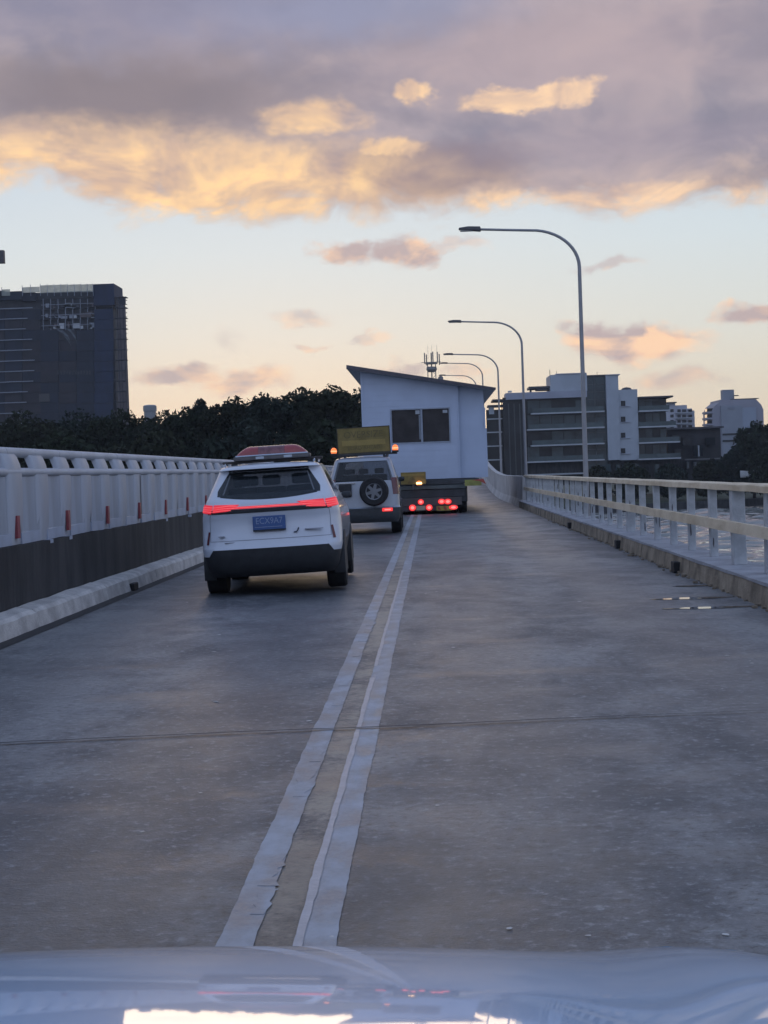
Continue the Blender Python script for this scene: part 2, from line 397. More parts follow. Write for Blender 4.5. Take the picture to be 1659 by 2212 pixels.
cr = crumb.build('crumbled_mortar', mat('crumbled_mortar', (.23, .19, .14), .9, var=.4, scale=11), rk); cr['kind'] = 'stuff'
for u, v in ((1475, 1236), (1330, 1185), (1228, 1142)):
    d = ray(u, v); k = -CAMH / d.z; yy = d.y * k
    MB().box(XR - .07, XR + .03, yy - .14, yy + .14, .006, .155).build('scupper', dark_gap, rk, bevel=.012)

# ------------------------------------------------------------------ left parapet and fence
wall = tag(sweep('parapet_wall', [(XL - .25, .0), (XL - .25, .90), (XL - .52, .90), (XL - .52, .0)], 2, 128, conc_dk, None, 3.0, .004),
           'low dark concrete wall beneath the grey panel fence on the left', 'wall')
fm = mat('grey_fence_enamel', (.42, .45, .50), .55, var=.12, scale=1.2, bump=.003, bscale=12, stretch=(1, 1, .25))
fpm = mat('grey_fence_panel', (.34, .375, .43), .6, var=.16, scale=1.6, stretch=(2, 2, .2), rvar=.15)
fwm = mat('pale_foot_board', (.38, .43, .52), .5, var=.1, scale=3)
redm = mat('dull_red_reflector', (.27, .06, .07), .4, var=.2, scale=8)
MOD = 1.18; FX = XL - .34
fence = thing('bridge_fence', 'grey panelled fence with rounded top openings and red reflectors', 'fence', (FX, 2, .9))
prof = [(.03, .0), (.05, .30), (.055, .62), (.05, .78), (.035, .88), (.0, .97), (-.05, 1.03), (-.10, 1.055)]     # (x, z) of the curved post
def post_mesh():
    mb = MB(); w = .30; vs = []
    for x, z in prof:
        for yy in (-w, -w + .03, w - .03, w):
            vs.append((x - (.03 if abs(yy) == w else 0), yy, z))
    for x, z in prof:
        for yy in (w, w - .03, -w + .03, -w): vs.append((x - .07, yy, z - .012))
    K = len(prof)
    fs = [(i * 4 + j, i * 4 + j + 1, (i + 1) * 4 + j + 1, (i + 1) * 4 + j) for i in range(K - 1) for j in range(3)]
    o = K * 4; fs += [(o + i * 4 + j, o + i * 4 + j + 1, o + (i + 1) * 4 + j + 1, o + (i + 1) * 4 + j) for i in range(K - 1) for j in range(3)]
    for i in range(K - 1):
        fs += [(i * 4, (i + 1) * 4, o + (i + 1) * 4 + 3, o + i * 4 + 3), (i * 4 + 3, o + i * 4, o + (i + 1) * 4, (i + 1) * 4 + 3)]
    mb.add(vs, fs); return mb.mesh('post', fm, 50)
pm = post_mesh()
def pan(u, v):                                                       # bowed sheet with two pressed ribs
    yy = -.42 + .84 * u; return (.042 + .010 * math.exp(-((yy + .2) / .05) ** 2) + .012 * math.exp(-((yy - .2) / .05) ** 2) - .015 * (1 - (2 * u - 1) ** 2), yy, .13 + .62 * v)
pnm = MB().grid(pan, [i / 24 for i in range(25)], [0, .25, .5, .75, 1]).mesh('panel', fpm, 60)
brm = MB().box(-.03, .045, -.39, .39, 0, .125).mesh('foot_board', fwm)
rfm = MB().box(.045, .078, -.05, .05, .07, .32).mesh('reflector', redm)
ftm = MB().box(-.05, .10, -.09, .05, -.045, .0).mesh('foot_bracket', fwm)
rlm = MB().tube([(.015, -.6, .80), (.015, .6, .80)], .05, 8).mesh('middle_rail', fm, 50)
trm = MB().tube([(-.07, -.6, 1.025), (-.07, .6, 1.025)], .058, 10).mesh('top_rail', fm, 50)
lpm = MB().prismx([(-.20 + .012, .78), (.2 - .012, .78), (.2 - .012, .80), (-.2 + .012, .80)], -.005, .04).mesh('clip', fm)
y0f = 4.9
for i in range(100):
    yy = y0f + MOD * i
    if yy > 124: break
    z = zr(yy); base = (0, yy - 2, z)
    j = lambda s=.004: random.gauss(0, s)
    link('post', pm, fence, (j(), yy - 2, z), (j(.006), j(.006), 0))
    mid = (j(), yy - 2 + MOD / 2, z)
    link('panel', pnm, fence, mid, (0, 0, j(.012)))
    link('foot_board', brm, fence, mid, (j(.008), 0, j(.01)))
    link('middle_rail', rlm, fence, (0, yy - 2 + MOD / 2, z)); link('top_rail', trm, fence, (j(.003), yy - 2 + MOD / 2, z))
    if i % 2 == 0: link('reflector', rfm, fence, (0, yy - 2, z), (0, 0, j(.03)))
    if i % 3 != 1: link('foot_bracket', ftm, fence, (j(.02), yy - 2 + random.uniform(-.2, .3), z))

# ------------------------------------------------------------------ right railing
post_c = mat('flaking_grey_post_paint', (.42, .44, .46), .75, var=.14, scale=4.5, c2=(.52, .545, .565), bump=.006, bscale=30)
rail_c = mat('tan_concrete_rail', (.70, .56, .38), .8, var=.15, scale=3.2, c2=(.78, .66, .49), bump=.008, bscale=26, stretch=(1, .4, 1))
bare = mat('bare_rust_patch', (.085, .08, .085), .85, var=.4, scale=12)
RX = XR + .34
rail = thing('bridge_railing', 'tan concrete railing on grey flaking posts above the river', 'railing', (RX, 2, .26))
def rpost(k):
    mb = MB(); a, b = ((.05, .075), (.078, .105))[k]
    return mb.box(-a, a, -b, b, .0, .93).mesh('post', post_c)
rps = (rpost(0), rpost(1))
mbb = MB(); 
i = 0; yy = 17.3 - 1.7 * 8
while yy < 60.6:
    i += 1; p = link('post', rps[1 if i % 6 == 4 else 0], rail, (random.gauss(0, .004), yy - 2, .0), (random.gauss(0, .006), random.gauss(0, .006), random.gauss(0, .02)))
    bv = p.modifiers.new('bevel', 'BEVEL'); bv.width = .014; bv.segments = 2
    for k in range(random.choice((0, 1, 1, 2))):
        zz = random.uniform(.05, .7); n = 9; w = random.uniform(.015, .03); h = random.uniform(.05, .14); side = random.choice((-1, 1))
        cx = side * random.uniform(.015, .03)
        o = [(cx + w * .6 * random.uniform(.6, 1.1) * math.cos(t), -.0775 if i % 6 != 4 else -.1075, zz + h * random.uniform(.6, 1.1) * math.sin(t)) for t in [2 * math.pi * q_ / n for q_ in range(n)]]
        MB().add(o, [tuple(range(n))]).build('bare_patch', bare, p)
    yy += 1.7
y = 2.0
while y < 60.4:
    L = 6.8; y1 = min(y + L, 60.6)
    sweep('top_rail', [(-.115, .925), (.115, .925), (.115, 1.0), (.09, 1.015), (-.09, 1.015), (-.115, 1.0)], y - 2, y1 - 2 - .012, rail_c, rail, .7, .0025)
    sweep('middle_rail', [(-.135, .415), (-.08, .415), (-.08, .545), (-.135, .545)], y - 2, y1 - 2 - .012, rail_c, rail, .7, .003); y += L
far_c = mat('whitewashed_concrete', (.46, .45, .44), .8, var=.2, scale=.9, bump=.006, bscale=10)
fw = thing('parapet_wall', 'whitewashed solid parapet beyond the right railing where the road climbs', 'wall', (RX, 61, 0))
for y in range(61, 150, 8):
    sweep('wall_panel', [(-.3, -.05), (-.16, .30), (-.13, 1.22), (.12, 1.22), (.16, -.05)], y, y + 7.97, far_c, fw, 2.0, .003).location = (0, -61, 0)

# ------------------------------------------------------------------ street lamps
pole_m = mat('galvanised_pole', (.30, .30, .31), .55, metal=.1, var=.12, scale=2.0)
head_m = mat('dark_lamp_head', (.10, .10, .105), .5, var=.1)
lens_m = mat('lamp_lens', (.30, .30, .28), .25, var=.1)
LAMPS = [((1266, 1036), 488, 'tallest looking curved street lamp, nearest the camera beside the railing'), ((1136.5, 1030), 691, 'second curved street lamp from the camera along the right side'),
         ((1083, 1025), 763, 'third curved street lamp, just right of the house roof'), ((1049, 1012), 783, 'fourth curved street lamp, its pole partly behind the house eave'), ((1024, 1012), 810, 'farthest curved street lamp, only its arm above the house roof')]
LX = RX + .28
for k, ((u, v), vt, lab) in enumerate(LAMPS):
    d = ray(u, v); Y = d.y * (LX / d.x)
    if k == 4: Y = 128.0
    top = at(u - 45, vt, Y).z; zb = zr(Y)
    t = thing('street_lamp', lab, 'street lamp', (LX, Y, zb), group='curved street lamps along the right side of the bridge')
    Hh = top - zb; r = 1.25
    pts = [(0, 0, -.3), (0, 0, Hh * .5)]; pts += [(-r * (1 - math.cos(a)), 0, Hh - r * .8 - .08 + (r * .8) * math.sin(a)) for a in [math.pi / 2 * i / 12 for i in range(13)]]
    pts += [(-r - .7, 0, Hh - .04), (-r - 1.35, 0, Hh)]
    n = len(pts); rs = [.075, .056] + [.047 - .015 * i / (n - 3) for i in range(n - 2)]
    MB().tube(pts, rs, 12).build('pole', pole_m, t, smooth=60)
    MB().lathe([(.16, -.35), (.16, -.05), (.12, .02)], 'z', 16).build('base_flange', pole_m, t)
    h = MB().prism([(-r - 1.28, Hh - .05), (-r - 1.30, Hh + .06), (-r - 1.62, Hh + .075), (-r - 1.86, Hh + .045), (-r - 1.86, Hh + .01), (-r - 1.5, Hh - .03)], -.13, .13).build('lamp_head', head_m, t, bevel=.015)
    MB().box(-r - 1.82, -r - 1.5, -.10, .10, Hh - .034, Hh + .0).build('lens', lens_m, h)

# ------------------------------------------------------------------ vehicles
paint_w = mat('white_car_paint', (.60, .64, .71), .35, var=.02, scale=1.5, coat=.85, coat_rough=.04)
paint_s = mat('silver_white_paint', (.34, .38, .44), .33, metal=.15, var=.03, scale=1.5, coat=.9, coat_rough=.05)
plast = mat('black_bumper_plastic', (.022, .024, .028), .6, var=.2, scale=8)
glass = mat('dark_tinted_glass', (.012, .016, .018), .05, var=.2, scale=1.0, spec=.7)
glass_t = mat('see_through_tinted_glass', (.02, .026, .03), .04, var=.1, scale=1.0, spec=.6, alpha=.55)
cab_m = mat('dark_cabin_trim', (.03, .03, .034), .8, var=.2, scale=5)
tyre_m = mat('tyre_rubber', (.018, .018, .02), .8, var=.2, scale=20)
rim_m = mat('alloy_rim', (.19, .20, .215), .4, metal=.6, var=.1)
tail_on = mat('lit_tail_lamp', (.55, .02, .03), .3, var=.1, emit=(1.0, .04, .07), es=.5)
tail_hot = mat('lit_tail_strip', (.7, .1, .1), .3, var=.1, emit=(1.0, .15, .17), es=.75)
brake_on = mat('lit_round_tail_lamp', (.6, .03, .03), .3, var=.1, emit=(1.0, .05, .05), es=1.1)
brake_core = mat('lit_lamp_core', (.8, .2, .2), .3, var=.1, emit=(1.0, .24, .2), es=1.2)
amber_on = mat('lit_amber_beacon', (.8, .3, .05), .3, var=.1, emit=(1.0, .19, .05), es=1.1)
amber_core = mat('lit_amber_core', (.9, .6, .2), .3, var=.1, emit=(1.0, .66, .26), es=3.6)
amber_mid = mat('lit_orange_band', (.9, .5, .2), .3, var=.1, emit=(1.0, .40, .2), es=1.3)
tail_off = mat('dark_red_lens', (.10, .012, .02), .2, var=.2, scale=5, coat=.6)
chrome = mat('bright_trim', (.55, .56, .58), .2, metal=1.0, var=.05)

class Shell:
    """car body as stacked horizontal outlines; keys: z, half width, rear y, front y, rear corner radius, rear bow"""
    NR, NC, NS, NF = 9, 7, 22, 6
    def __init__(s, keys): s.k = np.array(keys, float)
    def prm(s, z): return [float(np.interp(z, s.k[:, 0], s.k[:, i])) for i in range(1, 6)]
    def M(s): return s.NR + s.NC + s.NS + s.NC + s.NF - 1
    def outline(s, z):
        w, yr, yf, r, bow = s.prm(z); r = min(r, w * .95); rf = min(w * .7, .55 * (yf - yr) * .4 + .05); P = []
        for i in range(s.NR): P.append(((w - r) * i / s.NR, yr))
        for i in range(s.NC): a = math.pi / 2 * i / s.NC; P.append((w - r + r * math.sin(a), yr + r - r * math.cos(a)))
        for i in range(s.NS): P.append((w, yr + r + (yf - rf - yr - r) * i / s.NS))
        for i in range(s.NC): a = math.pi / 2 * i / s.NC; P.append((w - rf + rf * math.cos(a), yf - rf + rf * math.sin(a)))
        for i in range(s.NF): P.append(((w - rf) * (1 - i / (s.NF - 1)), yf))
        return [(x, y + bow * (x / w) ** 2 * max(0.0, 1 - (y - yr) / 1.2)) for x, y in P]
    def pt(s, i, z):
        sg = -1 if i < 0 else 1; i = min(abs(i), s.M() - 1e-6); P = s.outline(z); a = int(i); f = i - a
        b = min(a + 1, len(P) - 1)
        return Vector((sg * (P[a][0] * (1 - f) + P[b][0] * f), P[a][1] * (1 - f) + P[b][1] * f, z))
    def panel(s, zs, lo, hi, n, off, mb=None, sag=None):
        """grid over the skin; lo/hi are functions of the 0..1 row position giving the outline index"""
        mb = mb or MB(); m = len(zs); P = []
        for a, z in enumerate(zs):
            t = a / (m - 1); l, h = lo(t), hi(t)
            for b in range(n + 1):
                i = l + (h - l) * b / n; zz = z + (sag(b / n, t) if sag else 0)
                p = s.pt(i, zz); e = .15
                d1 = s.pt(i + e, zz) - s.pt(i - e, zz); d2 = s.pt(i, zz + .01) - s.pt(i, zz - .01); nn = d1.cross(d2)
                nn = nn.normalized() if nn.length > 0 else Vector((0, -1, 0))
                if nn.dot(Vector((p.x, p.y - 2.0, 0))) < 0: nn = -nn
                P.append(p + nn * off)
        mb.add(P, [(a * (n + 1) + b, a * (n + 1) + b + 1, (a + 1) * (n + 1) + b + 1, (a + 1) * (n + 1) + b) for a in range(m - 1) for b in range(n)])
        return mb
    def skin(s, zs, cap_top=True, cap_bot=True, hole=None):
        mb = MB(); rows = []
        for z in zs:
            o = s.outline(z); rows.append([(x, y, z) for x, y in o] + [(-x, y, z) for x, y in o[-2:0:-1]])
        n = len(rows[0]); vs = [p for r_ in rows for p in r_]
        sid = lambda b: b + .5 if b < n // 2 else -(n - b - .5)
        fs = [(a * n + b, a * n + (b + 1) % n, (a + 1) * n + (b + 1) % n, (a + 1) * n + b) for a in range(len(zs) - 1) for b in range(n)
              if not (hole and hole(sid(b), (zs[a] + zs[a + 1]) / 2))]
        if cap_top: fs.append(tuple((len(zs) - 1) * n + b for b in range(n)))
        if cap_bot: fs.append(tuple(range(n - 1, -1, -1)))
        return mb.add(vs, fs)
def lin(a, b, n): return [a + (b - a) * i / (n - 1) for i in range(n)]
def wheel(parent, x, y, r, w, spokes=5):
    s = 1 if x > 0 else -1
    t = MB().lathe([(r * .62, -w / 2), (r * .93, -w / 2), (r, -w / 2 + .03), (r, w / 2 - .03), (r * .93, w / 2), (r * .62, w / 2)], 'x', 32, (x, y, r)).build('wheel', tyre_m, parent, smooth=35)
    rm = MB().lathe([(r * .63, -.02), (r * .6, .02), (r * .2, .02), (r * .15, .03)], 'x', 24, (x + s * (w / 2 - .05), y, r))
    rm.build('rim', rim_m, t, smooth=35); return t
def text(body, size, m, parent, loc, rot, ext=.002, sx=1.0):
    c = bpy.data.curves.new('lettering', 'FONT'); c.body = body; c.size = size; c.align_x = 'CENTER'; c.align_y = 'CENTER'; c.extrude = ext
    o = bpy.data.objects.new('lettering', c); C.objects.link(o)
    dg = bpy.context.evaluated_depsgraph_get(); me = bpy.data.meshes.new_from_object(o.evaluated_get(dg))
    bpy.data.objects.remove(o); me.materials.clear(); me.materials.append(m)
    o = link('lettering', me, parent, loc, rot); o.scale = (sx, 1, 1); return o

# --- white SUV with a red light bar
suv = thing('white_car', 'white SUV with glowing full width red tail light and blue plate', 'car', (-2.10, 19.85, 0), (0, R(-1.7), R(1.2)))
SV = Shell([(.26, .80, .16, 4.42, .22, .05), (.34, .86, .06, 4.50, .24, .06), (.50, .90, .01, 4.54, .26, .07), (.63, .925, .0, 4.55, .28, .09), (.70, .93, .03, 4.55, .30, .10),
            (.86, .93, .075, 4.52, .32, .11), (1.00, .925, .085, 4.40, .32, .12), (1.06, .918, .07, 4.15, .32, .12), (1.12, .905, .055, 3.55, .32, .12), (1.20, .885, .06, 3.28, .32, .12),
            (1.26, .86, .10, 3.14, .30, .11), (1.32, .835, .17, 3.02, .30, .10), (1.48, .765, .33, 2.70, .28, .09), (1.62, .705, .46, 2.42, .26, .08), (1.655, .69, .47, 2.36, .26, .08),
            (1.67, .68, .36, 2.32, .24, .08), (1.70, .65, .37, 2.2, .24, .09), (1.725, .58, .45, 2.0, .3, .1), (1.74, .44, .62, 1.8, .3, .1)])
SV.skin([.63, .66, .70, .76, .81, .86, .93, 1.0, 1.03, 1.06, 1.09, 1.12, 1.16, 1.20, 1.23, 1.26, 1.29, 1.32, 1.40, 1.48, 1.55, 1.62, 1.655, 1.67, 1.685, 1.70, 1.7125, 1.725, 1.735, 1.74],
        hole=lambda i, z: (abs(i) < 10.4 and 1.32 < z < 1.62) or (18 < abs(i) < 29 and 1.32 < z < 1.55) or (abs(i) > 42 and 1.2 < z < 1.62)).build('body', paint_w, suv, smooth=38)
SV.skin([.26, .30, .34, .42, .50, .57, .627]).build('lower_bumper', plast, suv, smooth=38)
for sgn in (1, -1):
    SV.panel(lin(.545, .645, 5), lambda t, q=sgn: q * (12.2 - 1.6 * t), lambda t, q=sgn: q * 17.5, 12, .004).build('bumper_corner', paint_w, suv, smooth=30)
win = SV.panel(lin(1.275, 1.635, 10), lambda t: -(12.2 - 1.6 * t) + .9 * max(0, .25 - t) * 4, lambda t: (12.2 - 1.6 * t) - .9 * max(0, .25 - t) * 4, 26, .006,
               sag=lambda b, t: .05 * (2 * b - 1) ** 2 * (1 - t)).build('rear_window', glass_t, suv, smooth=30)
edge_i = lambda t: (12.2 - 1.6 * t) - .9 * max(0, .25 - t) * 4
for sgn in (1, -1):
    SV.panel(lin(1.275, 1.635, 10), lambda t, q=sgn: q * 10.3, lambda t, q=sgn: q * edge_i(t), 8, .003, sag=lambda b, t: .05 * (1 - t)).build('window_seal', glass, win, smooth=30)
SV.panel(lin(1.262, 1.345, 3), lambda t: -10.6, lambda t: 10.6, 20, .003, sag=lambda b, t: .05 * (2 * b - 1) ** 2 * (1 - t)).build('window_seal', glass, win, smooth=30)
SV.panel(lin(1.60, 1.637, 3), lambda t: -10.6, lambda t: 10.6, 20, .003).build('window_seal', glass, win, smooth=30)
MB().tube([(-.02, .235, 1.335), (.25, .27, 1.37), (.48, .30, 1.40)], .008, 6).build('wiper', plast, win)
SV.panel(lin(1.64, 1.668, 3), lambda t: -10.8, lambda t: 10.8, 20, .004).build('spoiler_lip', plast, suv)
for sgn in (1, -1):
    SV.panel(lin(1.29, 1.60, 7), lambda t, q=sgn: q * (17.2 + 1.0 * t), lambda t, q=sgn: q * (33.5 - 4 * t), 30, .005).build('side_window', glass_t, suv, smooth=30)
    SV.panel(lin(1.108, 1.215, 5), lambda t, q=sgn: q * 11.6, lambda t, q=sgn: q * 15.4, 10, .010, sag=lambda b, t: .02 * b).build('tail_lamp', tail_on, suv, smooth=30)
    SV.panel(lin(1.115, 1.215, 5), lambda t, q=sgn: q * (6.0 + 2.2 * (1 - t)), lambda t, q=sgn: q * 11.3, 10, .010, sag=lambda b, t: .012 * (1 - b) * (1 - 2 * t) + .004).build('tail_lamp', tail_on, suv, smooth=30)
    for k in range(3):
        SV.panel(lin(1.135 + .027 * k, 1.142 + .027 * k, 2), lambda t, q=sgn, k=k: q * (7.6 - .5 * k), lambda t, q=sgn: q * 15.1, 12, .014, sag=lambda b, t: .006 * math.sin(b * 9)).build('light_strip', tail_hot, suv)
    SV.panel(lin(.70, .87, 6), lambda t, q=sgn: q * (12.0 - .3 * t), lambda t, q=sgn: q * (12.7 - .5 * t), 4, .006).build('bumper_reflector', tail_off, suv, smooth=30)
    # mirrors, arches, wheels
    MB().lathe([(.01, -.08), (.04, -.07), (.055, 0), (.045, .06), (.01, .08)], 'x', 14, (sgn * .93, 3.0, 1.22)).build('door_mirror', plast, suv, smooth=50)
    for wy in (.92, 3.62):
        mb = MB(); n = 26; rr = .455
        for k in range(n):
            a0 = math.pi * k / n - .15; a1 = math.pi * (k + 1) / n - .15 + (.3 / n)
            pass
        arc = [(wy + rr * math.cos(a), .33 + rr * math.sin(a)) for a in lin(-.25, math.pi + .25, 26)]
        mb.prismx(arc, sgn * .80, sgn * .945); mb.build('wheel_arch', plast, suv, smooth=40)
        wheel(suv, sgn * .81, wy, .365, .26)
    MB().tube([(sgn * .60, .75, 1.735), (sgn * .615, .85, 1.775), (sgn * .62, 1.9, 1.775), (sgn * .60, 2.0, 1.74)], .018, 8).build('roof_rail', chrome, suv, smooth=60)
SV.panel(lin(1.155, 1.185, 3), lambda t: -9.5, lambda t: 9.5, 24, .011).build('tail_lamp_bar', tail_on, suv, smooth=30)
SV.panel(lin(1.166, 1.174, 2), lambda t: -9.0, lambda t: 9.0, 24, .015).build('light_strip', tail_hot, suv, smooth=30)
SV.panel(lin(1.098, 1.150, 3), lambda t: -12.5, lambda t: 12.5, 24, .007).build('dark_trim_band', plast, suv, smooth=30)
gapm = mat('panel_gap', (.27, .29, .34), .6, var=.1)
for sgn in (1, -1): SV.panel(lin(.745, 1.095, 8), lambda t, q=sgn: q * (11.6 + .2 * t), lambda t, q=sgn: q * (11.72 + .2 * t), 2, .0025).build('panel_gap', gapm, suv)
SV.panel(lin(.738, .746, 2), lambda t: -11.7, lambda t: 11.7, 30, .0025).build('panel_gap', gapm, suv)
plate_m = mat('blue_plate', (.045, .105, .28), .4, var=.1, scale=6)
plate_t = mat('pale_plate_lettering', (.24, .31, .46), .5, var=.1)
pl = MB().box(-.215, .215, .035, .055, .865, 1.045).build('number_plate', plate_m, suv, bevel=.006)
text('ECX9A7', .115, plate_t, pl, (0, .0335, .978), (R(90), 0, 0), .001, .86)
MB().box(-.19, .17, .0325, .036, .898, .905).build('plate_line', plate_t, pl)
MB().box(-.215, .215, .03, .06, .848, .866).build('plate_holder', plast, pl)
refl_m = mat('dark_reflection', (.06, .07, .10), .3, metal=.6, var=.1)
MB().tube([(.315, .062, .815), (.345, .058, .812), (.366, .056, .832), (.380, .055, .868)], .010, 6).build('hook_reflection', refl_m, suv)  # dark hook-shaped reflection on the tailgate, modelled as a dark tube
for (x0, x1, zz) in ((-.68, -.60, .80), (-.60, -.46, .712), (.46, .70, .835)):
    MB().box(x0, x1, .062, .10, zz, zz + .012).build('badge_bar', mat('pale_badge', (.30, .32, .38), .3, metal=.5, var=.1), suv)
MB().prismx([(1.0, 1.72), (1.13, 1.84), (1.17, 1.84), (1.25, 1.72)], -.016, .016).build('antenna_fin', paint_w, suv, bevel=.006)
def cabin(par, shell, zf, zt, y0, y1, w):
    shell.panel(lin(zf - .14, zt - .02, 8), lambda t: 40.5, lambda t: 50, 12, .004).build('windscreen', glass_t, par, smooth=30)
    shell.panel(lin(zf - .14, zt - .02, 8), lambda t: -40.5, lambda t: -50, 12, .004).build('windscreen', glass_t, par, smooth=30)
    MB().box(-w, w, y0 + .25, y1, zf - .30, zf - .12).build('cabin_tub', cab_m, par)
    for yy, xs in ((y0 + .75, (-.40, .0, .40)), (y0 + 1.65, (-.38, .38))):
        for sx in xs:
            st_ = MB().prismx([(yy, zf - .14), (yy + .13, zf - .14), (yy + .03, zf + .12), (yy - .08, zf + .12)], sx - .2, sx + .2).build('seat_back', cab_m, par, bevel=.03)
            MB().box(sx - .12, sx + .12, yy - .09, yy + .01, zf + .14, zf + .28).build('head_rest', cab_m, st_, bevel=.03)
cabin(suv, SV, 1.30, 1.66, .12, 3.0, .72)
# roof light bar on its cross bar
lb = tag(thing('roof_light_bar', '', '', (-2.14, 20.72, 1.79), (0, R(-1.7), R(1.2))), 'red lensed warning light bar on the roof of the white SUV', 'light bar')
MB().box(-.68, .68, -.06, .06, -.035, .0).build('cross_bar', mat('brown_black_bar', (.035, .028, .026), .6, var=.2), lb, bevel=.01)
for sx in (-.52, .52): MB().box(sx - .04, sx + .04, -.05, .05, -.10, -.03).build('bar_foot', plast, lb)
MB().box(-.52, .52, -.13, .13, .0, .055).build('base', mat('light_bar_base', (.10, .095, .095), .5, var=.2), lb, bevel=.015)
for sx in (-.16, .22): MB().box(sx - .055, sx + .055, -.137, -.128, .012, .045).build('clear_lens', mat('clear_lamp_lens', (.42, .46, .50), .25, var=.1), lb)
def dome(x0, x1, m, nm):
    mb = MB()
    def fn(a, b):
        x = x0 + (x1 - x0) * a; e = max(0.0, (abs(x) - .28) / .21); h = .13 * (1 - e * e * .93)
        t = math.pi * b; return (x, -.12 * math.cos(t) * (1 - .4 * e), .055 + h * math.sin(t) ** .6 if h > 0 else .055)
    return mb.grid(fn, lin(0, 1, 14), lin(0, 1, 13)).build(nm, m, lb, smooth=60)
lens_r = mat('red_beacon_lens', (.31, .05, .055), .25, var=.2, scale=5, coat=.35)
lens_k = mat('dark_red_beacon_lens', (.17, .055, .065), .25, var=.3, scale=9, coat=.5)
dome(-.49, -.18, lens_r, 'red_lens'); dome(.18, .49, lens_r, 'red_lens'); dome(-.177, .177, lens_k, 'centre_lens')
MB().tube([(-.49, -.128, .062), (.49, -.128, .062)], .010, 6).build('lens_seam', chrome, lb)

# --- silver four wheel drive with spare wheel
fwd = thing('off_road_car', 'silver white four wheel drive with spare wheel on its back door', 'car', (-1.70, 38.55, 0), (0, R(-.6), R(.4)))
FW = Shell([(.30, .84, .10, 4.5, .16, .03), (.42, .90, .02, 4.6, .18, .04), (.66, .915, .0, 4.6, .18, .05), (.70, .90, .06, 4.6, .18, .05), (1.05, .90, .08, 4.5, .18, .05),
            (1.20, .885, .09, 3.7, .18, .05), (1.36, .865, .11, 3.5, .18, .05), (1.60, .80, .17, 3.1, .18, .05), (1.86, .725, .24, 2.75, .18, .05), (1.93, .69, .27, 2.6, .2, .05), (1.97, .60, .36, 2.4, .25, .05), (1.985, .45, .5, 2.2, .25, .05)])
FW.skin([.66, .68, .70, .8, .95, 1.05, 1.12, 1.20, 1.28, 1.36, 1.48, 1.60, 1.73, 1.86, 1.90, 1.93, 1.95, 1.97, 1.98, 1.985],
        hole=lambda i, z: (abs(i) < 10.2 and 1.36 < z < 1.86) or (18.5 < abs(i) < 29 and 1.48 < z < 1.73) or (abs(i) > 42 and 1.36 < z < 1.86)).build('body', paint_s, fwd, smooth=35)
FW.skin([.30, .36, .42, .54, .657]).build('lower_bumper', mat('dark_grey_bumper', (.05, .055, .06), .5, var=.15, coat=.2), fwd, smooth=35)
FW.panel(lin(.662, .69, 3), lambda t: -15, lambda t: 15, 26, .012).build('bumper_step', paint_s, fwd, smooth=30)
FW.panel(lin(1.38, 1.86, 8), lambda t: -11.0, lambda t: 11.0, 20, .006).build('rear_window', glass_t, fwd, smooth=30)
for sgn in (1, -1):
    FW.panel(lin(1.40, 1.82, 5), lambda t, q=sgn: q * 17.6, lambda t, q=sgn: q * (33 - 3 * t), 24, .006).build('side_window', glass_t, fwd, smooth=30)
    FW.panel(lin(1.00, 1.42, 7), lambda t, q=sgn: q * 9.6, lambda t, q=sgn: q * 15.0, 10, .012).build('tail_lamp', tail_off, fwd, smooth=30)
    FW.panel(lin(.575, .655, 3), lambda t, q=sgn: q * 5.6, lambda t, q=sgn: q * 8.8, 6, .012).build('bumper_lamp', brake_on if sgn > 0 else tail_off, fwd, smooth=30)
    if sgn > 0: FW.panel(lin(.60, .635, 3), lambda t: 6.3, lambda t: 8.2, 5, .018).build('bumper_lamp_core', brake_core, fwd)
    MB().lathe([(.01, -.09), (.05, -.08), (.07, 0), (.05, .08), (.01, .09)], 'x', 12, (sgn * .93, 3.2, 1.36)).build('door_mirror', plast, fwd, smooth=50)
    for wy in (.95, 3.55):
        arc = [(wy + .47 * math.cos(a), .36 + .47 * math.sin(a)) for a in lin(-.2, math.pi + .2, 24)]
        MB().prismx(arc, sgn * .79, sgn * .925).build('wheel_arch', plast, fwd, smooth=40); wheel(fwd, sgn * .79, wy, .385, .27)
    MB().tube([(sgn * .60, .5, 1.97), (sgn * .62, .6, 2.03), (sgn * .62, 2.2, 2.03), (sgn * .60, 2.3, 1.97)], .02, 8).build('roof_rail', plast, fwd, smooth=60)
sp = MB().lathe([(.19, -.01), (.33, -.02), (.37, .04), (.37, .16), (.33, .21), (.19, .20)], 'y', 32, (.27, -.14, 1.09)).build('spare_wheel', tyre_m, fwd, smooth=35)
rm = MB().lathe([(.215, 0), (.21, -.03), (.17, -.012), (.165, .03)], 'y', 28, (.27, -.13, 1.09), cap=False)
for k in range(6):
    a = 2 * math.pi * k / 6 + .26; ca, sa = math.cos(a), math.sin(a); b = .045
    rm.prism([(.27 + .03 * ca - b * sa, 1.09 + .03 * sa + b * ca), (.27 + .03 * ca + b * sa, 1.09 + .03 * sa - b * ca), (.27 + .20 * ca + b * .7 * sa, 1.09 + .20 * sa - b * .7 * ca), (.27 + .20 * ca - b * .7 * sa, 1.09 + .20 * sa + b * .7 * ca)], -.152, -.125)
rm.lathe([(.07, -.16), (.07, -.12)], 'y', 16, (.27, 0, 1.09)); rm.build('rim', rim_m, sp, smooth=30)
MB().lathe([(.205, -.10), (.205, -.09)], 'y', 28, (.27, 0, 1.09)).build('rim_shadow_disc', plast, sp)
pb = MB().box(-.62, -.30, -.03, .09, .98, 1.30).build('plate_box', plast, fwd, bevel=.02)
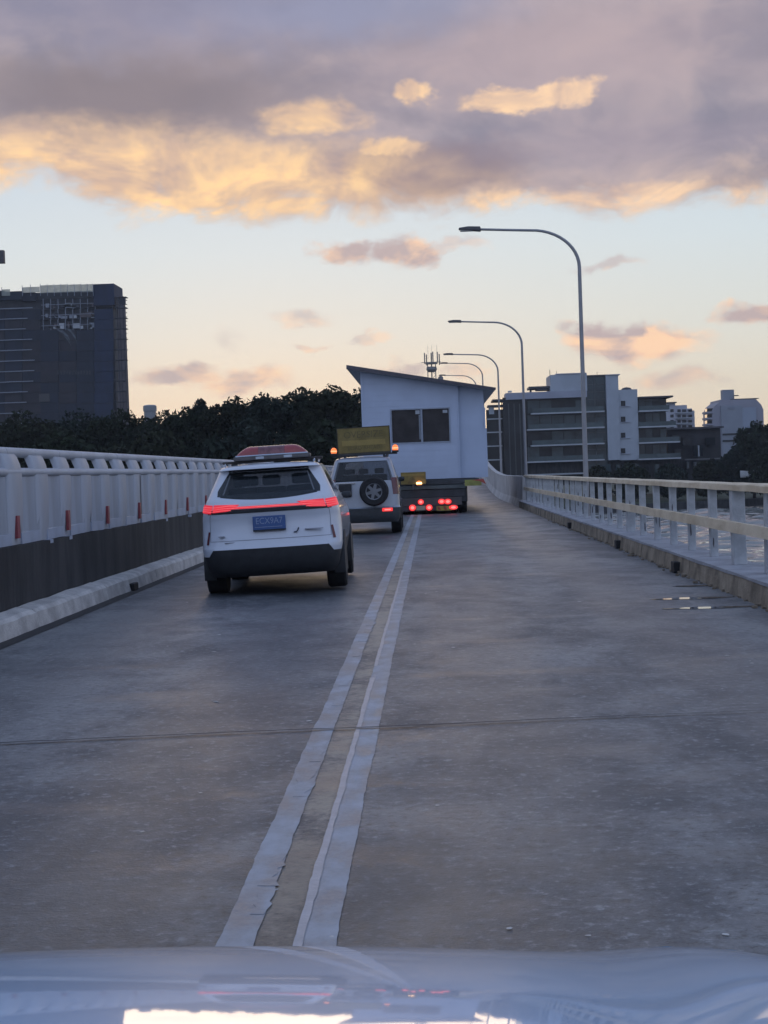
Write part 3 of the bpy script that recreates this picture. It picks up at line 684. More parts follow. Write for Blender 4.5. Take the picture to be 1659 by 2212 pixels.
MB().box(-.58, -.34, -.036, -.031, 1.04, 1.10).build('pale_plate', mat('pale_plate', (.40, .44, .44), .4, var=.1), pb)
MB().box(-.72, -.2, .05, .09, 1.30, 1.345).build('chrome_handle', chrome, fwd, bevel=.01)
cabin(fwd, FW, 1.40, 1.90, .12, 3.2, .74)
# roof sign
sg = thing('roof_sign', 'faded yellow two line warning sign on the roof of the four wheel drive', 'sign', (-1.67, 39.0, 1.99), (R(-3), R(-1.4), R(.4)))
yel = mat('faded_yellow_board', (.19, .142, .034), .6, var=.22, scale=3.0, c2=(.24, .18, .05))
yel2 = mat('brighter_yellow_band', (.28, .205, .055), .6, var=.15, scale=3.0)
ink = mat('faded_black_lettering', (.115, .09, .03), .6, var=.3, scale=8)
MB().box(-.66, .66, -.02, .02, .10, .735).build('board', yel, sg, bevel=.008)
MB().box(-.55, .55, -.026, -.0205, .285, .42).build('yellow_band', yel2, sg)
text('OVERSIZE', .235, ink, sg, (0, -.022, .555), (R(90), 0, 0), .002, .98)
text('LOAD AHEAD', .125, ink, sg, (0, -.022, .215), (R(90), 0, 0), .002, 1.05)
fr = MB().box(-.68, -.66, -.03, .03, .08, .745).box(.66, .68, -.03, .03, .08, .745).box(-.68, .68, -.03, .03, .735, .752).box(-.68, .68, -.03, .03, .065, .10); fr.build('frame', mat('dark_sign_frame', (.05, .045, .03), .6, var=.2), sg)
MB().box(-.84, .84, -.05, .05, .02, .062).build('mounting_bar', plast, sg, bevel=.008)
for sx in (-.5, .5): MB().box(sx - .03, sx + .03, -.04, .04, -.05, .03).build('bar_foot', plast, sg)
for sx, nm in ((-.78, 'orange beacon left of the yellow roof sign'), (.79, 'orange beacon right of the yellow roof sign, against the white house wall')):
    b = thing('beacon', nm, 'beacon', (-1.67 + sx, 38.97, 2.055 + sx * .02), (0, 0, 0), 'orange beacons beside the roof sign')
    MB().lathe([(.085, 0), (.085, .045), (.07, .05)], 'z', 16).build('base', plast, b)
    MB().lathe([(.07, .05), (.075, .10), (.065, .16), (.03, .19), (.005, .195)], 'z', 16).build('lens', amber_on, b, smooth=50)
    MB().lathe([(.077, .09), (.079, .105), (.077, .12)], 'z', 16, cap=False).build('lamp_band', amber_mid, b, smooth=50)

# --- low loader trailer carrying a house
TY = 55.0
tr = thing('low_loader_trailer', 'dark low loader trailer with red tail lamps under the white house', 'trailer', (0, TY, 0))
steel = mat('dark_trailer_steel', (.045, .048, .055), .6, var=.3, scale=2.0)
steel2 = mat('grey_green_beam', (.10, .115, .115), .6, var=.25, scale=1.5)
def tb(u0, u1, v0, v1, y0, y1, nm, m, bev=.0, sub=None):
    um, vm = max((u0 + u1) / 2, 920), (v0 + v1) / 2
    return MB().box(at(u0, vm, TY).x, at(u1, vm, TY).x, y0, y1, at(um, v1, TY).z, at(um, v0, TY).z).build(nm, m, sub or tr, bevel=bev)
tb(800, 1036, 1037, 1047.5, .25, 14, 'top_beam', steel)
tb(800, 1006, 1049, 1057, .05, 14, 'deck_edge', steel2, .01)
tb(800, 1004, 1057.5, 1074.5, .12, 12, 'rear_frame', steel, .01)
tb(800, 998, 1075, 1093, .10, .35, 'lamp_panel', mat('brown_grey_panel', (.085, .078, .078), .7, var=.2, scale=2), .01)
tb(800, 988, 1093.5, 1104, .12, .3, 'bumper_bar', steel, .01); tb(830, 985, 1075, 1099, .4, 8, 'axle_block', steel)
wm = MB().lathe([(.25, -.14), (.42, -.14), (.46, -.10), (.46, .10), (.42, .14), (.25, .14)], 'x', 24).mesh('wheel', tyre_m, 35)
for ax in (1.2, 2.5, 3.8, 5.1):
    for sx in (-1.15, -.82, .82, 1.15): link('wheel', wm, tr, (sx, ax, .46))
tb(993, 1010, 1050, 1084, .15, .5, 'mudguard', plast, .03)
def lamp(u, v, r, sq=1.0):
    p = at(u, v, TY); l = MB().lathe([(r, .0), (r, -.04), (r * .85, -.06)], 'y', 18, (0, 0, 0)).build('tail_lamp', brake_on, tr, smooth=40)
    l.location = (p.x, .10, p.z); l.scale = (1, 1, sq)
    c = MB().lathe([(r * .55, -.062), (r * .5, -.07)], 'y', 14).build('lamp_core', brake_core, l)
for u, v, r, sq in ((891, 1097, .145, .9), (909, 1084.5, .125, .9), (927, 1096.5, .14, .9), (954, 1083.5, .15, .75), (967.5, 1083.5, .15, .75), (979.5, 1096, .185, .52)): lamp(u, v, r * .86, sq)
tb(899, 919, 1092.5, 1102, .08, .115, 'pale_plate', mat('pale_reflective_plate', (.36, .37, .27), .5, var=.15))
st = tb(943, 976, 1093, 1103, .08, .115, 'marker_plate', mat('yellow_marker', (.36, .29, .06), .5, var=.15))
a, b = at(943, 1103, TY), at(976, 1093, TY); w = (b.x - a.x) / 5
for k in range(2):
    x = a.x + w * (.7 + 2 * k); MB().prism([(x, a.z + .01), (x + w * .8, a.z + .01), (x + w * .3, b.z - .01), (x - w * .5, b.z - .01)], .074, .079).build('red_stripe', mat('red_marker', (.36, .07, .05), .5, var=.2), st)
rs = tb(1004, 1040, 1036, 1049, -.06, .0, 'width_marker', mat('green_yellow_marker', (.27, .27, .07), .6, var=.3, scale=3))
a, b = at(1018, 1042, TY), at(1044, 1035, TY)
MB().prism([(a.x, b.z - .02), (b.x, b.z + .02), (b.x + .1, a.z - .08), (b.x - .15, a.z + .04)], -.07, -.062).build('red_stripe', mat('red_marker', (.36, .07, .05), .5), rs)
so_ = thing('trailer_sign', 'small yellow oversize sign at the trailer back beside the four wheel drive', 'sign', (at(893, 1033, TY).x, TY - .2, at(893, 1046, TY).z))
wv = at(920, 1020, TY).x - at(866, 1020, TY).x; hv = at(893, 1019, TY).z - at(893, 1045, TY).z
MB().box(-wv / 2, wv / 2, -.02, .02, 0, hv).build('board', yel, so_, bevel=.006)
MB().box(-wv / 2 + .03, wv / 2 - .03, -.026, -.0205, hv * .70, hv * .86).build('yellow_band', yel2, so_)
MB().prism([(-.20, .03), (.10, .03), (.06, hv * .42), (-.03, hv * .62), (-.12, hv * .52)], -.026, -.0205).build('dark_mark', ink, so_)
MB().box(-.04, .04, .0, .04, -.2, .02).build('stand', steel, so_)
bk = thing('beacon', 'bright yellow beacon under the small trailer sign', 'beacon', at(905.5, 1050, TY - .4))
MB().lathe([(.08, 0), (.08, .04)], 'z', 14).build('base', plast, bk)
MB().lathe([(.09, .04), (.10, .09), (.08, .16), (.02, .19)], 'z', 14).build('lens', amber_on, bk, smooth=50)
MB().lathe([(.103, .07), (.105, .10), (.09, .14)], 'z', 14, cap=False).build('lamp_band', amber_core, bk, smooth=50)

# --- the transported house
HY = 56.6; HLEN = 12.0
hx0, hx1, hx2 = at(784, 925, HY).x, at(990, 925, HY).x, at(1048, 960, HY).x
hz0 = at(950, 1034, HY).z
rl, rr_ = at(749, 797, HY - .5), at(1070, 842, HY - .5)              # lower edge of the roof verge
def roofz(x): return rl.z + (rr_.z - rl.z) * (x - rl.x) / (rr_.x - rl.x)
hs = thing('transportable_house', 'white weatherboard house section with sloping roof carried on the trailer', 'house', (0, HY, hz0))
white_w = mat('white_weatherboard', (.44, .51, .64), .55, var=.05, scale=1.2, bump=.002, bscale=30)
white_s = mat('white_fibre_sheet', (.43, .505, .64), .55, var=.04, scale=1.2)
roof_m = mat('grey_roof_sheet', (.16, .17, .19), .45, metal=.2, var=.15)
fascia = mat('dark_fascia', (.075, .07, .085), .5, var=.2)
MB().prism([(hx0 + .02, 0), (hx2 - .02, 0), (hx2 - .02, roofz(hx2) - hz0), (hx0 + .02, roofz(hx0) - hz0)], .22, HLEN).build('wall_frame', white_s, hs)
wu0, wv0, wu1, wv1 = 848, 882, 969, 957
wa, wb = at(wu0, wv1, HY), at(wu1, wv0, HY)
def clip(poly, f):                                                   # keep f(p) <= 0
    out = []
    for i, p in enumerate(poly):
        q_ = poly[(i + 1) % len(poly)]; a, b = f(p), f(q_)
        if a <= 0: out.append(p)
        if a * b < 0: t = a / (a - b); out.append((p[0] + t * (q_[0] - p[0]), p[1] + t * (q_[1] - p[1])))
    return out
def board(x0, x1, z0, z1, ybase, m, nm):
    poly = clip([(x0, z0), (x1, z0), (x1, z1), (x0, z1)], lambda p: p[1] - (roofz(p[0]) - hz0 - .01))
    if len(poly) < 3: return
    n = len(poly); f_ = [(x, ybase - .008 + .005 * (z - z0) / (z1 - z0), z) for x, z in poly]; bk_ = [(x, ybase + .02, z) for x, z in poly]
    MB().add(f_ + bk_, [tuple(range(n)), tuple(range(2 * n - 1, n - 1, -1))] + [(i, i + n, (i + 1) % n + n, (i + 1) % n) for i in range(n)]).build(nm, m, hs)
BH = .21; k = 0
while k * BH < 4.4:
    z0, z1 = k * BH, (k + 1) * BH - .002
    if z1 > wa.z - hz0 - .05 and z0 < wb.z - hz0 + .05:
        board(hx0, wa.x - .05, z0, z1, .0, white_w, 'weatherboard'); board(wb.x + .05, hx1, z0, z1, .0, white_w, 'weatherboard')
    else: board(hx0, hx1, z0, z1, .0, white_w, 'weatherboard')
    k += 1
zw0, zw1 = wa.z - hz0, wb.z - hz0
nb = math.floor((zw0 - .05) / BH) * BH; nt_ = math.ceil((zw1 + .05) / BH) * BH
k0 = math.ceil((zw0 - .05 + .006) / BH) - 1
# fill pieces directly under and over the window
zb_ = k0 * BH if (k0 + 1) * BH - .006 > zw0 - .05 else (k0 + 1) * BH
board(wa.x - .049, wb.x + .049, zb_, zw0 - .045, .0, white_w, 'weatherboard')
zt_ = zw1 + .045
while abs((zt_ + 1e-6) % BH) > .02 and zt_ < zw1 + .4: zt_ += .005
board(wa.x - .049, wb.x + .049, zw1 + .045, zt_ - .006, .0, white_w, 'weatherboard')
board(hx1 + .03, hx2, 0, 4.4, .16, white_s, 'side_sheet')
MB().box(hx1 - .01, hx1 + .03, -.03, .17, 0, roofz(hx1) - hz0 - .01).build('corner_trim', white_w, hs)
MB().box(hx0 - .03, hx0 + .05, -.03, .10, 0, roofz(hx0) - hz0 - .01).build('corner_trim', white_w, hs)
MB().box(hx2 - .03, hx2 + .08, .15, 3.5, 0, at(1050, 925, HY).z - hz0).build('side_skirt', white_s, hs)
MB().box(hx2 - .02, hx2 + .05, .12, .22, at(1050, 925, HY).z - hz0, at(1050, 880, HY).z - hz0).build('downpipe', white_w, hs)
wn = MB(); th = .045
wn.box(wa.x - th, wb.x + th, -.03, .12, zw1, zw1 + th).box(wa.x - th, wb.x + th, -.03, .12, zw0 - th, zw0).box(wa.x - th, wa.x, -.03, .12, zw0, zw1).box(wb.x, wb.x + th, -.03, .12, zw0, zw1)
wf = wn.build('window', mat('pale_window_frame', (.30, .345, .42), .4, var=.08), hs)
xm = at(911, 920, HY).x
MB().box(xm - .035, xm + .035, -.02, .10, zw0 + .001, zw1 - .001).build('mullion', mat('pale_window_frame', (.5, .53, .58)), wf)
pane = mat('house_window_glass', (.032, .031, .034), .16, var=.35, scale=1.5, spec=.2)
MB().box(wa.x + .002, xm - .037, .03, .05, zw0 + .002, zw1 - .002).build('pane', pane, wf); MB().box(xm + .037, wb.x - .002, .045, .065, zw0 + .002, zw1 - .002).build('pane', pane, wf)
stk = mat('pale_sticker', (.40, .44, .48), .5, var=.1)
MB().box(xm - .22, xm - .06, .024, .029, zw1 - .17, zw1 - .03).build('sticker', stk, wf); MB().box(wb.x - .22, wb.x - .05, .039, .044, zw1 - .16, zw1 - .05).build('sticker', stk, wf)
MB().box(xm - .10, xm - .045, .022, .029, zw0 + .1, zw1 - .2).build('sash_stile', mat('grey_sash', (.22, .25, .29), .4, var=.1), wf)
th = .15
MB().prism([(rl.x, rl.z - hz0), (rr_.x, rr_.z - hz0), (rr_.x + .02, rr_.z - hz0 + th * .55), (rl.x - .01, rl.z - hz0 + th)], -.5, HLEN + .4).build('roof', roof_m, hs)
MB().prism([(rl.x - .012, rl.z - hz0 - .01), (rr_.x + .012, rr_.z - hz0 - .01), (rr_.x + .022, rr_.z - hz0 + th * .5), (rl.x - .012, rl.z - hz0 + th * .92)], -.53, -.503).build('verge_board', fascia, hs)
so_m = mat('soffit_lining', (.33, .35, .38), .6, var=.06)
MB().prism([(rl.x + .02, rl.z - hz0 - .022), (rr_.x - .02, rr_.z - hz0 - .022), (rr_.x - .02, rr_.z - hz0 - .003), (rl.x + .02, rl.z - hz0 - .003)], -.48, HLEN + .35).build('soffit', so_m, hs)

# ------------------------------------------------------------------ own car: silver bonnet in the foreground
own = thing('own_car', 'pale silver car bonnet across the bottom of the picture', 'car', (-.35, 0, 0))
silver = mat('pale_silver_paint', (.42, .62, .88), .35, metal=.0, var=.03, scale=2.0, coat=1.0, coat_rough=.035)
silver.node_tree.nodes['Principled BSDF'].inputs['Coat IOR'].default_value = 1.75
YC, KY, Z0, KX = .565, .285, 1.2079, .15
def bon(x, y):
    zc = Z0 + .012 * max(0, YC - y) * 0 - (.5 * KY * (y - YC) ** 2 if y > YC else -.015 * (YC - y))
    ax = abs(x); z = zc - .5 * KX * ax ** 2
    if ax > .70: z -= 1.2 * (ax - .70) ** 2
    w_ = min(1, max(0, (ax - .40) / .28)); w_ = w_ * w_ * (3 - 2 * w_); z += w_ * (.10 * (y - 1.5) - .016)      # flatter crown along the wing edge
    return (x, y, z)
mb = MB().grid(bon, lin(-.80, .80, 120), lin(.57, 1.95, 90)); mb.build('bonnet', silver, own, smooth=89)
for sgn in (1, -1):
    MB().grid(lambda a, y, q=sgn: (q * (.803 + .10 * math.sin(a * math.pi / 2)), y, bon(.80, y)[2] - .002 - .55 * (1 - math.cos(a * math.pi / 2)) * 1.0), lin(0, 1, 10), lin(.57, 1.95, 20)).build('front_wing', silver, own, smooth=60)
MB().grid(lambda x, t: (x, 1.952 + .16 * math.sin(t * 1.4), bon(x, 1.95)[2] - .42 * t), lin(-.80, .80, 20), lin(0, 1, 8)).build('nose', silver, own, smooth=60)
MB().box(-.6, .6, 2.09, 2.13, .38, .52).build('bumper_grille', plast, own, bevel=.01)
for sx in (-.72, .72): wheel(own, sx, 1.25, .34, .22)

# ------------------------------------------------------------------ water and land
WZ = -6.5
def water_m():
    m = bpy.data.materials.new('river_water'); m.use_nodes = True; t = m.node_tree; nt = NT(t); b = t.nodes['Principled BSDF']
    tcn = nt.new('ShaderNodeTexCoord'); v = S(nt, tcn.outputs['Object']); x, y, z = nt.sep(v)
    b.inputs['Base Color'].default_value = (.22, .22, .20, 1); b.inputs['Roughness'].default_value = .03; b.inputs['IOR'].default_value = 1.4
    h = nt.noise(nt.comb(x * .5, y, 0.0), .55, 4, .6, .4) * 1.0 + nt.noise(nt.comb(x, y * 1.3, 2.0), 2.2, 3, .6) * .25
    bn = nt.new('ShaderNodeBump'); bn.inputs['Distance'].default_value = .018; bn.inputs['Strength'].default_value = 1.0
    nt.put(bn.inputs['Height'], h); t.links.new(bn.outputs[0], b.inputs['Normal']); return m
wm_ = water_m()
wat = MB().add([(-900, -400, WZ - .12), (900, -400, WZ - .12), (900, 400, WZ - .12), (-900, 400, WZ - .12)], [(0, 1, 2, 3)]).build('river', wm_); struct(wat)
# choppy water right of the bridge, as real waves
az = np.radians(np.linspace(1.5, 34, 190)); rr = np.concatenate([np.linspace(45, 110, 200), np.linspace(110.4, 292, 430)])
Rg, Ag = np.meshgrid(rr, az, indexing='ij'); Xw = Rg * np.sin(Ag); Yw = Rg * np.cos(Ag); Zw = np.zeros_like(Xw)
for k in range(16):
    lam = 1.3 * 1.16 ** k; th = math.radians(80) + rng.normal() * .55; ph = rng.uniform(0, 6.28); kk = 2 * math.pi / lam
    Zw += .075 * lam / (2 * math.pi) * np.sin(kk * (Xw * math.cos(th) + Yw * math.sin(th)) + ph)
fi = np.minimum(1, np.minimum(np.arange(len(rr)), np.arange(len(rr))[::-1]) / 14)[:, None] * np.minimum(1, np.minimum(np.arange(len(az)), np.arange(len(az))[::-1]) / 8)[None, :]
Zw = WZ - .12 + fi * (.12 + Zw)
Vw = np.stack([Xw, Yw, Zw], -1).reshape(-1, 3); na = len(az); ii = (np.arange(len(rr) - 1)[:, None] * na + np.arange(na - 1)[None, :]).ravel()
Fw = np.stack([ii, ii + 1, ii + na + 1, ii + na], 1)
mw = bpy.data.meshes.new('river_waves'); mw.from_pydata(Vw.tolist(), [], Fw.tolist()); mw.materials.append(wm_)
mw.polygons.foreach_set('use_smooth', [True] * len(mw.polygons))
wv_o = link('waves', mw, wat)
grass = mat('dark_bank_grass', (.045, .055, .03), .9, var=.4, scale=.15, bump=.1, bscale=1.5)
SH = [(-900, 96), (-60, 104), (-6, 112), (5, 118), (9, 150), (12, 205), (22, 252), (60, 268), (120, 276), (900, 300)]
mb = MB(); vs = []
for i, (x, y) in enumerate(SH):
    for k, (dd, z) in enumerate(((0, WZ - .4), (.5, WZ + .9), (6, WZ + 1.5), (40, WZ + 2.2), (400, -3.5), (1200, -3.0))):
        fx = x * (1 + dd / 900) if abs(x) > 100 else x * (1 + dd / 300)
        vs.append((fx, y + dd, z))
mb.add(vs, [(i * 6 + k, (i + 1) * 6 + k, (i + 1) * 6 + k + 1, i * 6 + k + 1) for i in range(len(SH) - 1) for k in range(5)])
struct(mb.build('terrain', grass))
# river wall along the far bank
rw = MB()
rwo = sea = tag(MB().add([(p[0], p[1] - .4, z) for p in SH[3:] for z in (WZ - .3, WZ + 1.4)] + [(p[0], p[1] + .3, WZ + 1.4) for p in SH[3:]],
    [(2 * i, 2 * i + 2, 2 * i + 3, 2 * i + 1) for i in range(len(SH) - 4)] + [(2 * i + 1, 2 * i + 3, 2 * (len(SH) - 3) + i + 1, 2 * (len(SH) - 3) + i) for i in range(len(SH) - 4)]).build('river_wall', conc_dk), 'dark stone river wall along the far right bank', 'wall')

# ------------------------------------------------------------------ trees
leaf_ms = [mat('leaf_dark_green', (.024, .032, .020), .9, spec=.08, var=.45, scale=1.1), mat('leaf_olive', (.027, .032, .020), .9, spec=.08, var=.45, scale=1.1), mat('leaf_blue_green', (.022, .031, .024), .9, spec=.08, var=.4, scale=1.1)]
bark = mat('dark_bark', (.05, .042, .034), .9, var=.3, scale=3, bump=.03)
def leaves(lobes, n, size):
    P = []; Fc = []
    wts = np.array([l[3] * l[4] * l[5] for l in lobes]) ** .7; wts = wts / wts.sum()
    for (cx, cy, cz, rx, ry, rz), w in zip(lobes, wts):
        k = max(30, int(n * w)); d = rng.normal(size=(k, 3)); d /= np.linalg.norm(d, axis=1)[:, None]
        rad = rng.uniform(.25, 1.0, k) ** .45 * (1 + .05 * rng.normal(size=k)); c = np.array([cx, cy, cz]) + d * rad[:, None] * np.array([rx, ry, rz])
        a = rng.normal(size=(k, 3)); a /= np.linalg.norm(a, axis=1)[:, None]; b = np.cross(a, rng.normal(size=(k, 3))); b /= np.linalg.norm(b, axis=1)[:, None]
        s = size * rng.uniform(.5, 1.4, k)[:, None]; o = len(P) and 0
        P.append(np.stack([c - a * s, c + b * s * .55, c + a * s, c - b * s * .55], 1).reshape(-1, 3))
    V = np.concatenate(P); F_ = np.arange(len(V)).reshape(-1, 4); return V, F_
def tree(name, label, base, top, width, n=3600, size=.30, kind=0, lobes_n=9, group='trees on the left bank', flat=.75):
    h = top - base.z; t = thing(name, label, 'tree', base, group=group)
    L = []; rw_ = width / 2
    for k in range(lobes_n):
        a = 2 * math.pi * k * .382 + random.uniform(-.4, .4); q_ = random.uniform(.25, .85); s = random.uniform(.26, .42) * rw_; sz = min(s * flat, h * .16)
        zz = h * (.98 - .36 * q_ ** 2.2) - sz - h * random.uniform(.0, .09)
        L.append((rw_ * q_ * math.cos(a), rw_ * q_ * math.sin(a), zz, s * 1.2, s * 1.2, sz))
    L.append((random.uniform(-.2, .2) * rw_, 0, h * .84, rw_ * .40, rw_ * .40, h * .14)); L.append((0, 0, h * .58, rw_ * .95, rw_ * .8, h * .28)); L.append((0, 0, h * .30, rw_ * .95, rw_ * .8, h * .26))
    V, F_ = leaves(L, n, size)
    V[:, 2] = np.minimum(V[:, 2], h * (1.0 + .0 * V[:, 2]))
    me = bpy.data.meshes.new('crown'); me.from_pydata(V.tolist(), [], F_.tolist()); me.materials.append(leaf_ms[kind % 3])
    link('crown', me, t)
    mb = MB().tube([(0, 0, -.5), (.1, 0, h * .2), (-.05, .1, h * .45), (.1, 0, h * .75)], [.32, .24, .16, .05], 8)
    for l in L[:5]:
        mb.tube([(0, 0, h * .33), (l[0] * .5, l[1] * .5, (h * .33 + l[2]) * .5), (l[0], l[1], l[2])], [.13, .09, .03], 6)
    mb.build('trunk', bark, t, smooth=60); return t
def ground(Y): return -4.6
TL = [ # u, v of the top, distance, width in photo px, label
    (-60, 888, 170, 230, 'dark tree at the left edge below the wrapped tower'), (60, 880, 165, 230, 'low dark tree below the left part of the wrapped tower'),
    (165, 877, 172, 220, 'dark tree below the lettering of the wrapped tower'), (262, 876, 168, 190, 'rounded dark tree at the right foot of the wrapped tower'),
    (350, 880, 176, 170, 'small rounded tree next to the pale round tank'), (432, 852, 158, 85, 'spiky topped tree standing out left of the bushy tree ridge'),
    (395, 872, 150, 150, 'dark bushy tree in front of the spiky topped tree'), (500, 848, 150, 180, 'bushy tree at the left end of the tall tree ridge'),
    (575, 843, 148, 180, 'dense dark tree in the middle of the tall tree ridge'), (650, 828, 152, 150, 'open crowned tree with sky showing through, on the ridge'),
    (715, 823, 146, 180, 'tallest tree of the ridge, left of the house roof'), (785, 830, 150, 170, 'tree half hidden behind the left wall of the house'),
    (120, 925, 140, 220, 'wide dark tree in front, above the grey fence at left'), (320, 925, 138, 220, 'wide dark tree in front of the pale round tank'),
    (520, 915, 136, 220, 'wide dark tree in front of the tall ridge, above the white SUV'), (690, 900, 134, 200, 'wide dark tree just left of the house and yellow sign'), (-60, 930, 140, 200, 'wide dark tree in front at the left picture edge')]
for k, (u, v, Y, wpx, lab) in enumerate(TL):
    p = at(u, v, Y); b_ = Vector((p.x, Y, ground(Y)))
    spiky = 'spiky' in lab
    tree('bank_tree', lab, b_, p.z, wpx / FPX * Y, n=11000 if k < 12 else 6000, size=.23 if k < 12 else .40, kind=k, lobes_n=12 if k > 4 else 9, flat=1.1 if spiky else .8)
for k, (u, v, Y, wpx, lab) in enumerate([(900, 960, 190, 120, 'dark tree far behind the house'), (1010, 950, 185, 100, 'dark tree behind the right part of the house'), (860, 930, 175, 120, 'dark tree behind the house window')]):
    pass
TR = [(1625, 905, 268, 90, 'dark tree in front of the far tower at the right edge'), (1690, 895, 262, 110, 'dark tree cut by the right picture edge'), (1585, 965, 266, 70, 'low dark tree beside the dark low building'),
      (1655, 960, 258, 90, 'low dark bush tree at the right edge above the boat'), (1530, 990, 268, 70, 'low dark shrub tree before the dark low building'), (1450, 1000, 268, 70, 'low shrub tree at the foot of the right balconies'),
      (1360, 998, 268, 80, 'low shrub tree below the blank white wall of the apartments'), (1290, 1003, 266, 60, 'small shrub tree right of the nearest lamp pole')]
for k, (u, v, Y, wpx, lab) in enumerate(TR):
    p = at(u, v, Y); b_ = Vector((p.x, Y, WZ + 1.6))
    tree('bank_tree', lab, b_, p.z, wpx / FPX * Y, n=5000, size=.36, kind=k, lobes_n=9, group='trees on the right bank')

# ------------------------------------------------------------------ buildings
def rect(Y, u0, u1, v0, v1):
    um, vm = (u0 + u1) / 2, (v0 + v1) / 2
    return at(u0, vm, Y).x, at(u1, vm, Y).x, at(um, v1, Y).z, at(um, v0, Y).z
def slab(par, b0, Y, u0, u1, v0, v1, front, depth, nm, m, bev=0.0):     # front: metres nearer than Y
    x0, x1, z0, z1 = rect(Y, u0, u1, v0, v1)
    return MB().box(x0, x1, Y - front, Y + depth, z0, z1).build(nm, m, par, bevel=bev, off=(-b0[0], -b0[1], -b0[2]))

# right: riverside apartments
AY = 285.0; ab = (at(1250, 1000, AY).x, AY, -4.8)
ap = thing('apartment_block', 'riverside apartment block with glass balconies and blank white stair wall', 'building', ab)
wh = mat('white_render', (.37, .41, .46), .7, var=.07, scale=.3)
wh2 = mat('lilac_render', (.32, .34, .41), .7, var=.07, scale=.3)  # slightly darker lilac tone for bands, copings, sills and a roof room
gl = mat('teal_dark_glazing', (.035, .055, .062), .12, var=.5, scale=.22, spec=.35)
gl2 = mat('black_glazing', (.018, .022, .026), .15, var=.4, scale=.3, spec=.25)
bal = mat('balcony_glass', (.05, .078, .085), .15, var=.25, scale=.3, spec=.35)
sle = mat('pale_slab_edge', (.40, .43, .46), .6, var=.08, scale=.5)
dkr = mat('dark_roof', (.06, .06, .07), .6, var=.2)
def A(u0, u1, v0, v1, f, d, nm, m, bev=0.0): return slab(ap, ab, AY, u0, u1, v0, v1, f, d, nm, m, bev)
A(1088, 1312, 858, 1045, -1.2, 14, 'core_wall', gl2)
A(1053, 1088, 884, 1045, -2.0, 12, 'side_wing', gl2)
A(1057, 1068, 878, 894, -1.4, 4, 'roof_room', wh); A(1054, 1088, 874, 878, -1, 6, 'roof_canopy', dkr)
A(1064, 1090, 862, 866, -.5, 8, 'roof_canopy', dkr)
for vv in (903, 932, 962, 992): A(1053, 1086, vv, vv + 2.5, -1.6, 6, 'balcony_slab', sle)
A(1088, 1138, 858, 1045, .0, 5, 'glass_bay', gl2)
for i, uu in enumerate((1100, 1112, 1124)): A(uu, uu + 2, 872, 1042, .15, .3, 'mullion', mat('dark_mullion', (.07, .08, .085), .5, var=.1))
A(1092, 1267, 846.5, 861, .9, 6, 'parapet_band', wh2)
A(1188, 1267.5, 809, 846, .6, 9, 'penthouse', wh); A(1200, 1266, 806.5, 809, .7, 9, 'penthouse_coping', wh2)
A(1143, 1188, 834, 838.5, -.5, 7, 'roof_canopy', dkr); A(1146, 1150, 838, 846, -2, 3, 'canopy_post', dkr); A(1160, 1188, 838, 842, -2, 5, 'roof_room', wh2)
A(1098, 1106, 843.5, 847, -1, 2, 'roof_vent', sle)
fl = [862, 894, 928.5, 963, 998, 1032]
for f in range(5):
    va, vb = fl[f], fl[f + 1]
    for c, (ua, ub) in enumerate(((1140, 1166), (1167, 1192), (1193, 1218), (1219, 1243), (1244, 1267))):
        if random.random() < .9: A(ua, ub - .4, va + 2.5, vb - 1.2, -.7 + random.uniform(-.1, .1), .5, 'window', gl if random.random() < .6 else gl2)
    if f < 4: 
        A(1138 + (8 if f in (0, 2) else 0), 1304, vb - 3.6, vb - .6, 1.6, 2.2, 'balcony_slab', sle)
        A(1140 + (8 if f in (0, 2) else 0), 1302, vb - 13.5, vb - 3.7, 1.5, -1.4, 'balustrade', bal)
    else: A(1140, 1300, vb - 10, vb - 7, 1.0, 2, 'balcony_slab', sle)
A(1268, 1310, 812, 1040, .1, 8, 'stair_glazing', gl)
for vv in (830, 846, 862, 880, 898, 916, 934, 952, 970): A(1269, 1309, vv, vv + .8, .2, -.09, 'transom', mat('dark_mullion', (.07, .08, .085)))
A(1285, 1287, 812, 1000, .22, -.09, 'mullion', mat('dark_mullion', (.07, .08, .085)))
A(1268, 1311, 810, 813, .5, 8, 'roof_edge', dkr)
A(1309.5, 1336, 811, 994, 1.4, 10, 'stair_tower', wh); A(1336, 1377, 842, 994, 1.2, 10, 'blank_wall', wh); A(1309, 1337, 809.5, 811.5, 1.6, 10, 'coping', wh2)
for vv in (872, 906, 940.5, 974):
    w_ = A(1339.5, 1349, vv - 5.5, vv + 5.5, 1.25, -1.1, 'window', gl2); A(1339, 1360, vv + 6, vv + 7, 1.4, -1.2, 'window_sill', wh2)
x = at(1358, 845, AY); MB().lathe([(1.15, -.2), (1.1, .35), (.75, .75), (.1, .9)], 'z', 20).build('roof_dome', dkr, ap, smooth=50).location = (x.x - ab[0], 3, x.z - ab[2])
A(1378, 1442, 860, 1045, -1.0, 10, 'balcony_wing', gl2)
A(1377, 1451, 856.5, 860, 1.8, 9, 'roof_edge', dkr)
fr_ = [860, 890, 924, 958, 993]
for f in range(4):
    va, vb = fr_[f], fr_[f + 1]
    for ua, ub in ((1380, 1394), (1395, 1410), (1411, 1426), (1427, 1440)): A(ua, ub, va + 2, vb - 1, -.8, .3, 'window', gl if random.random() < .65 else gl2)
    e = (0, 14, 22, 24)[f]
    A(1377, 1444 + e, vb - 3.5, vb - .5, 1.8, 2.5, 'balcony_slab', sle); A(1378, 1443 + e, vb - 13, vb - 3.6, 1.7, -1.6, 'balustrade', bal)
A(1100, 1470, 994, 1046, -.4, 12, 'podium', conc_dk)
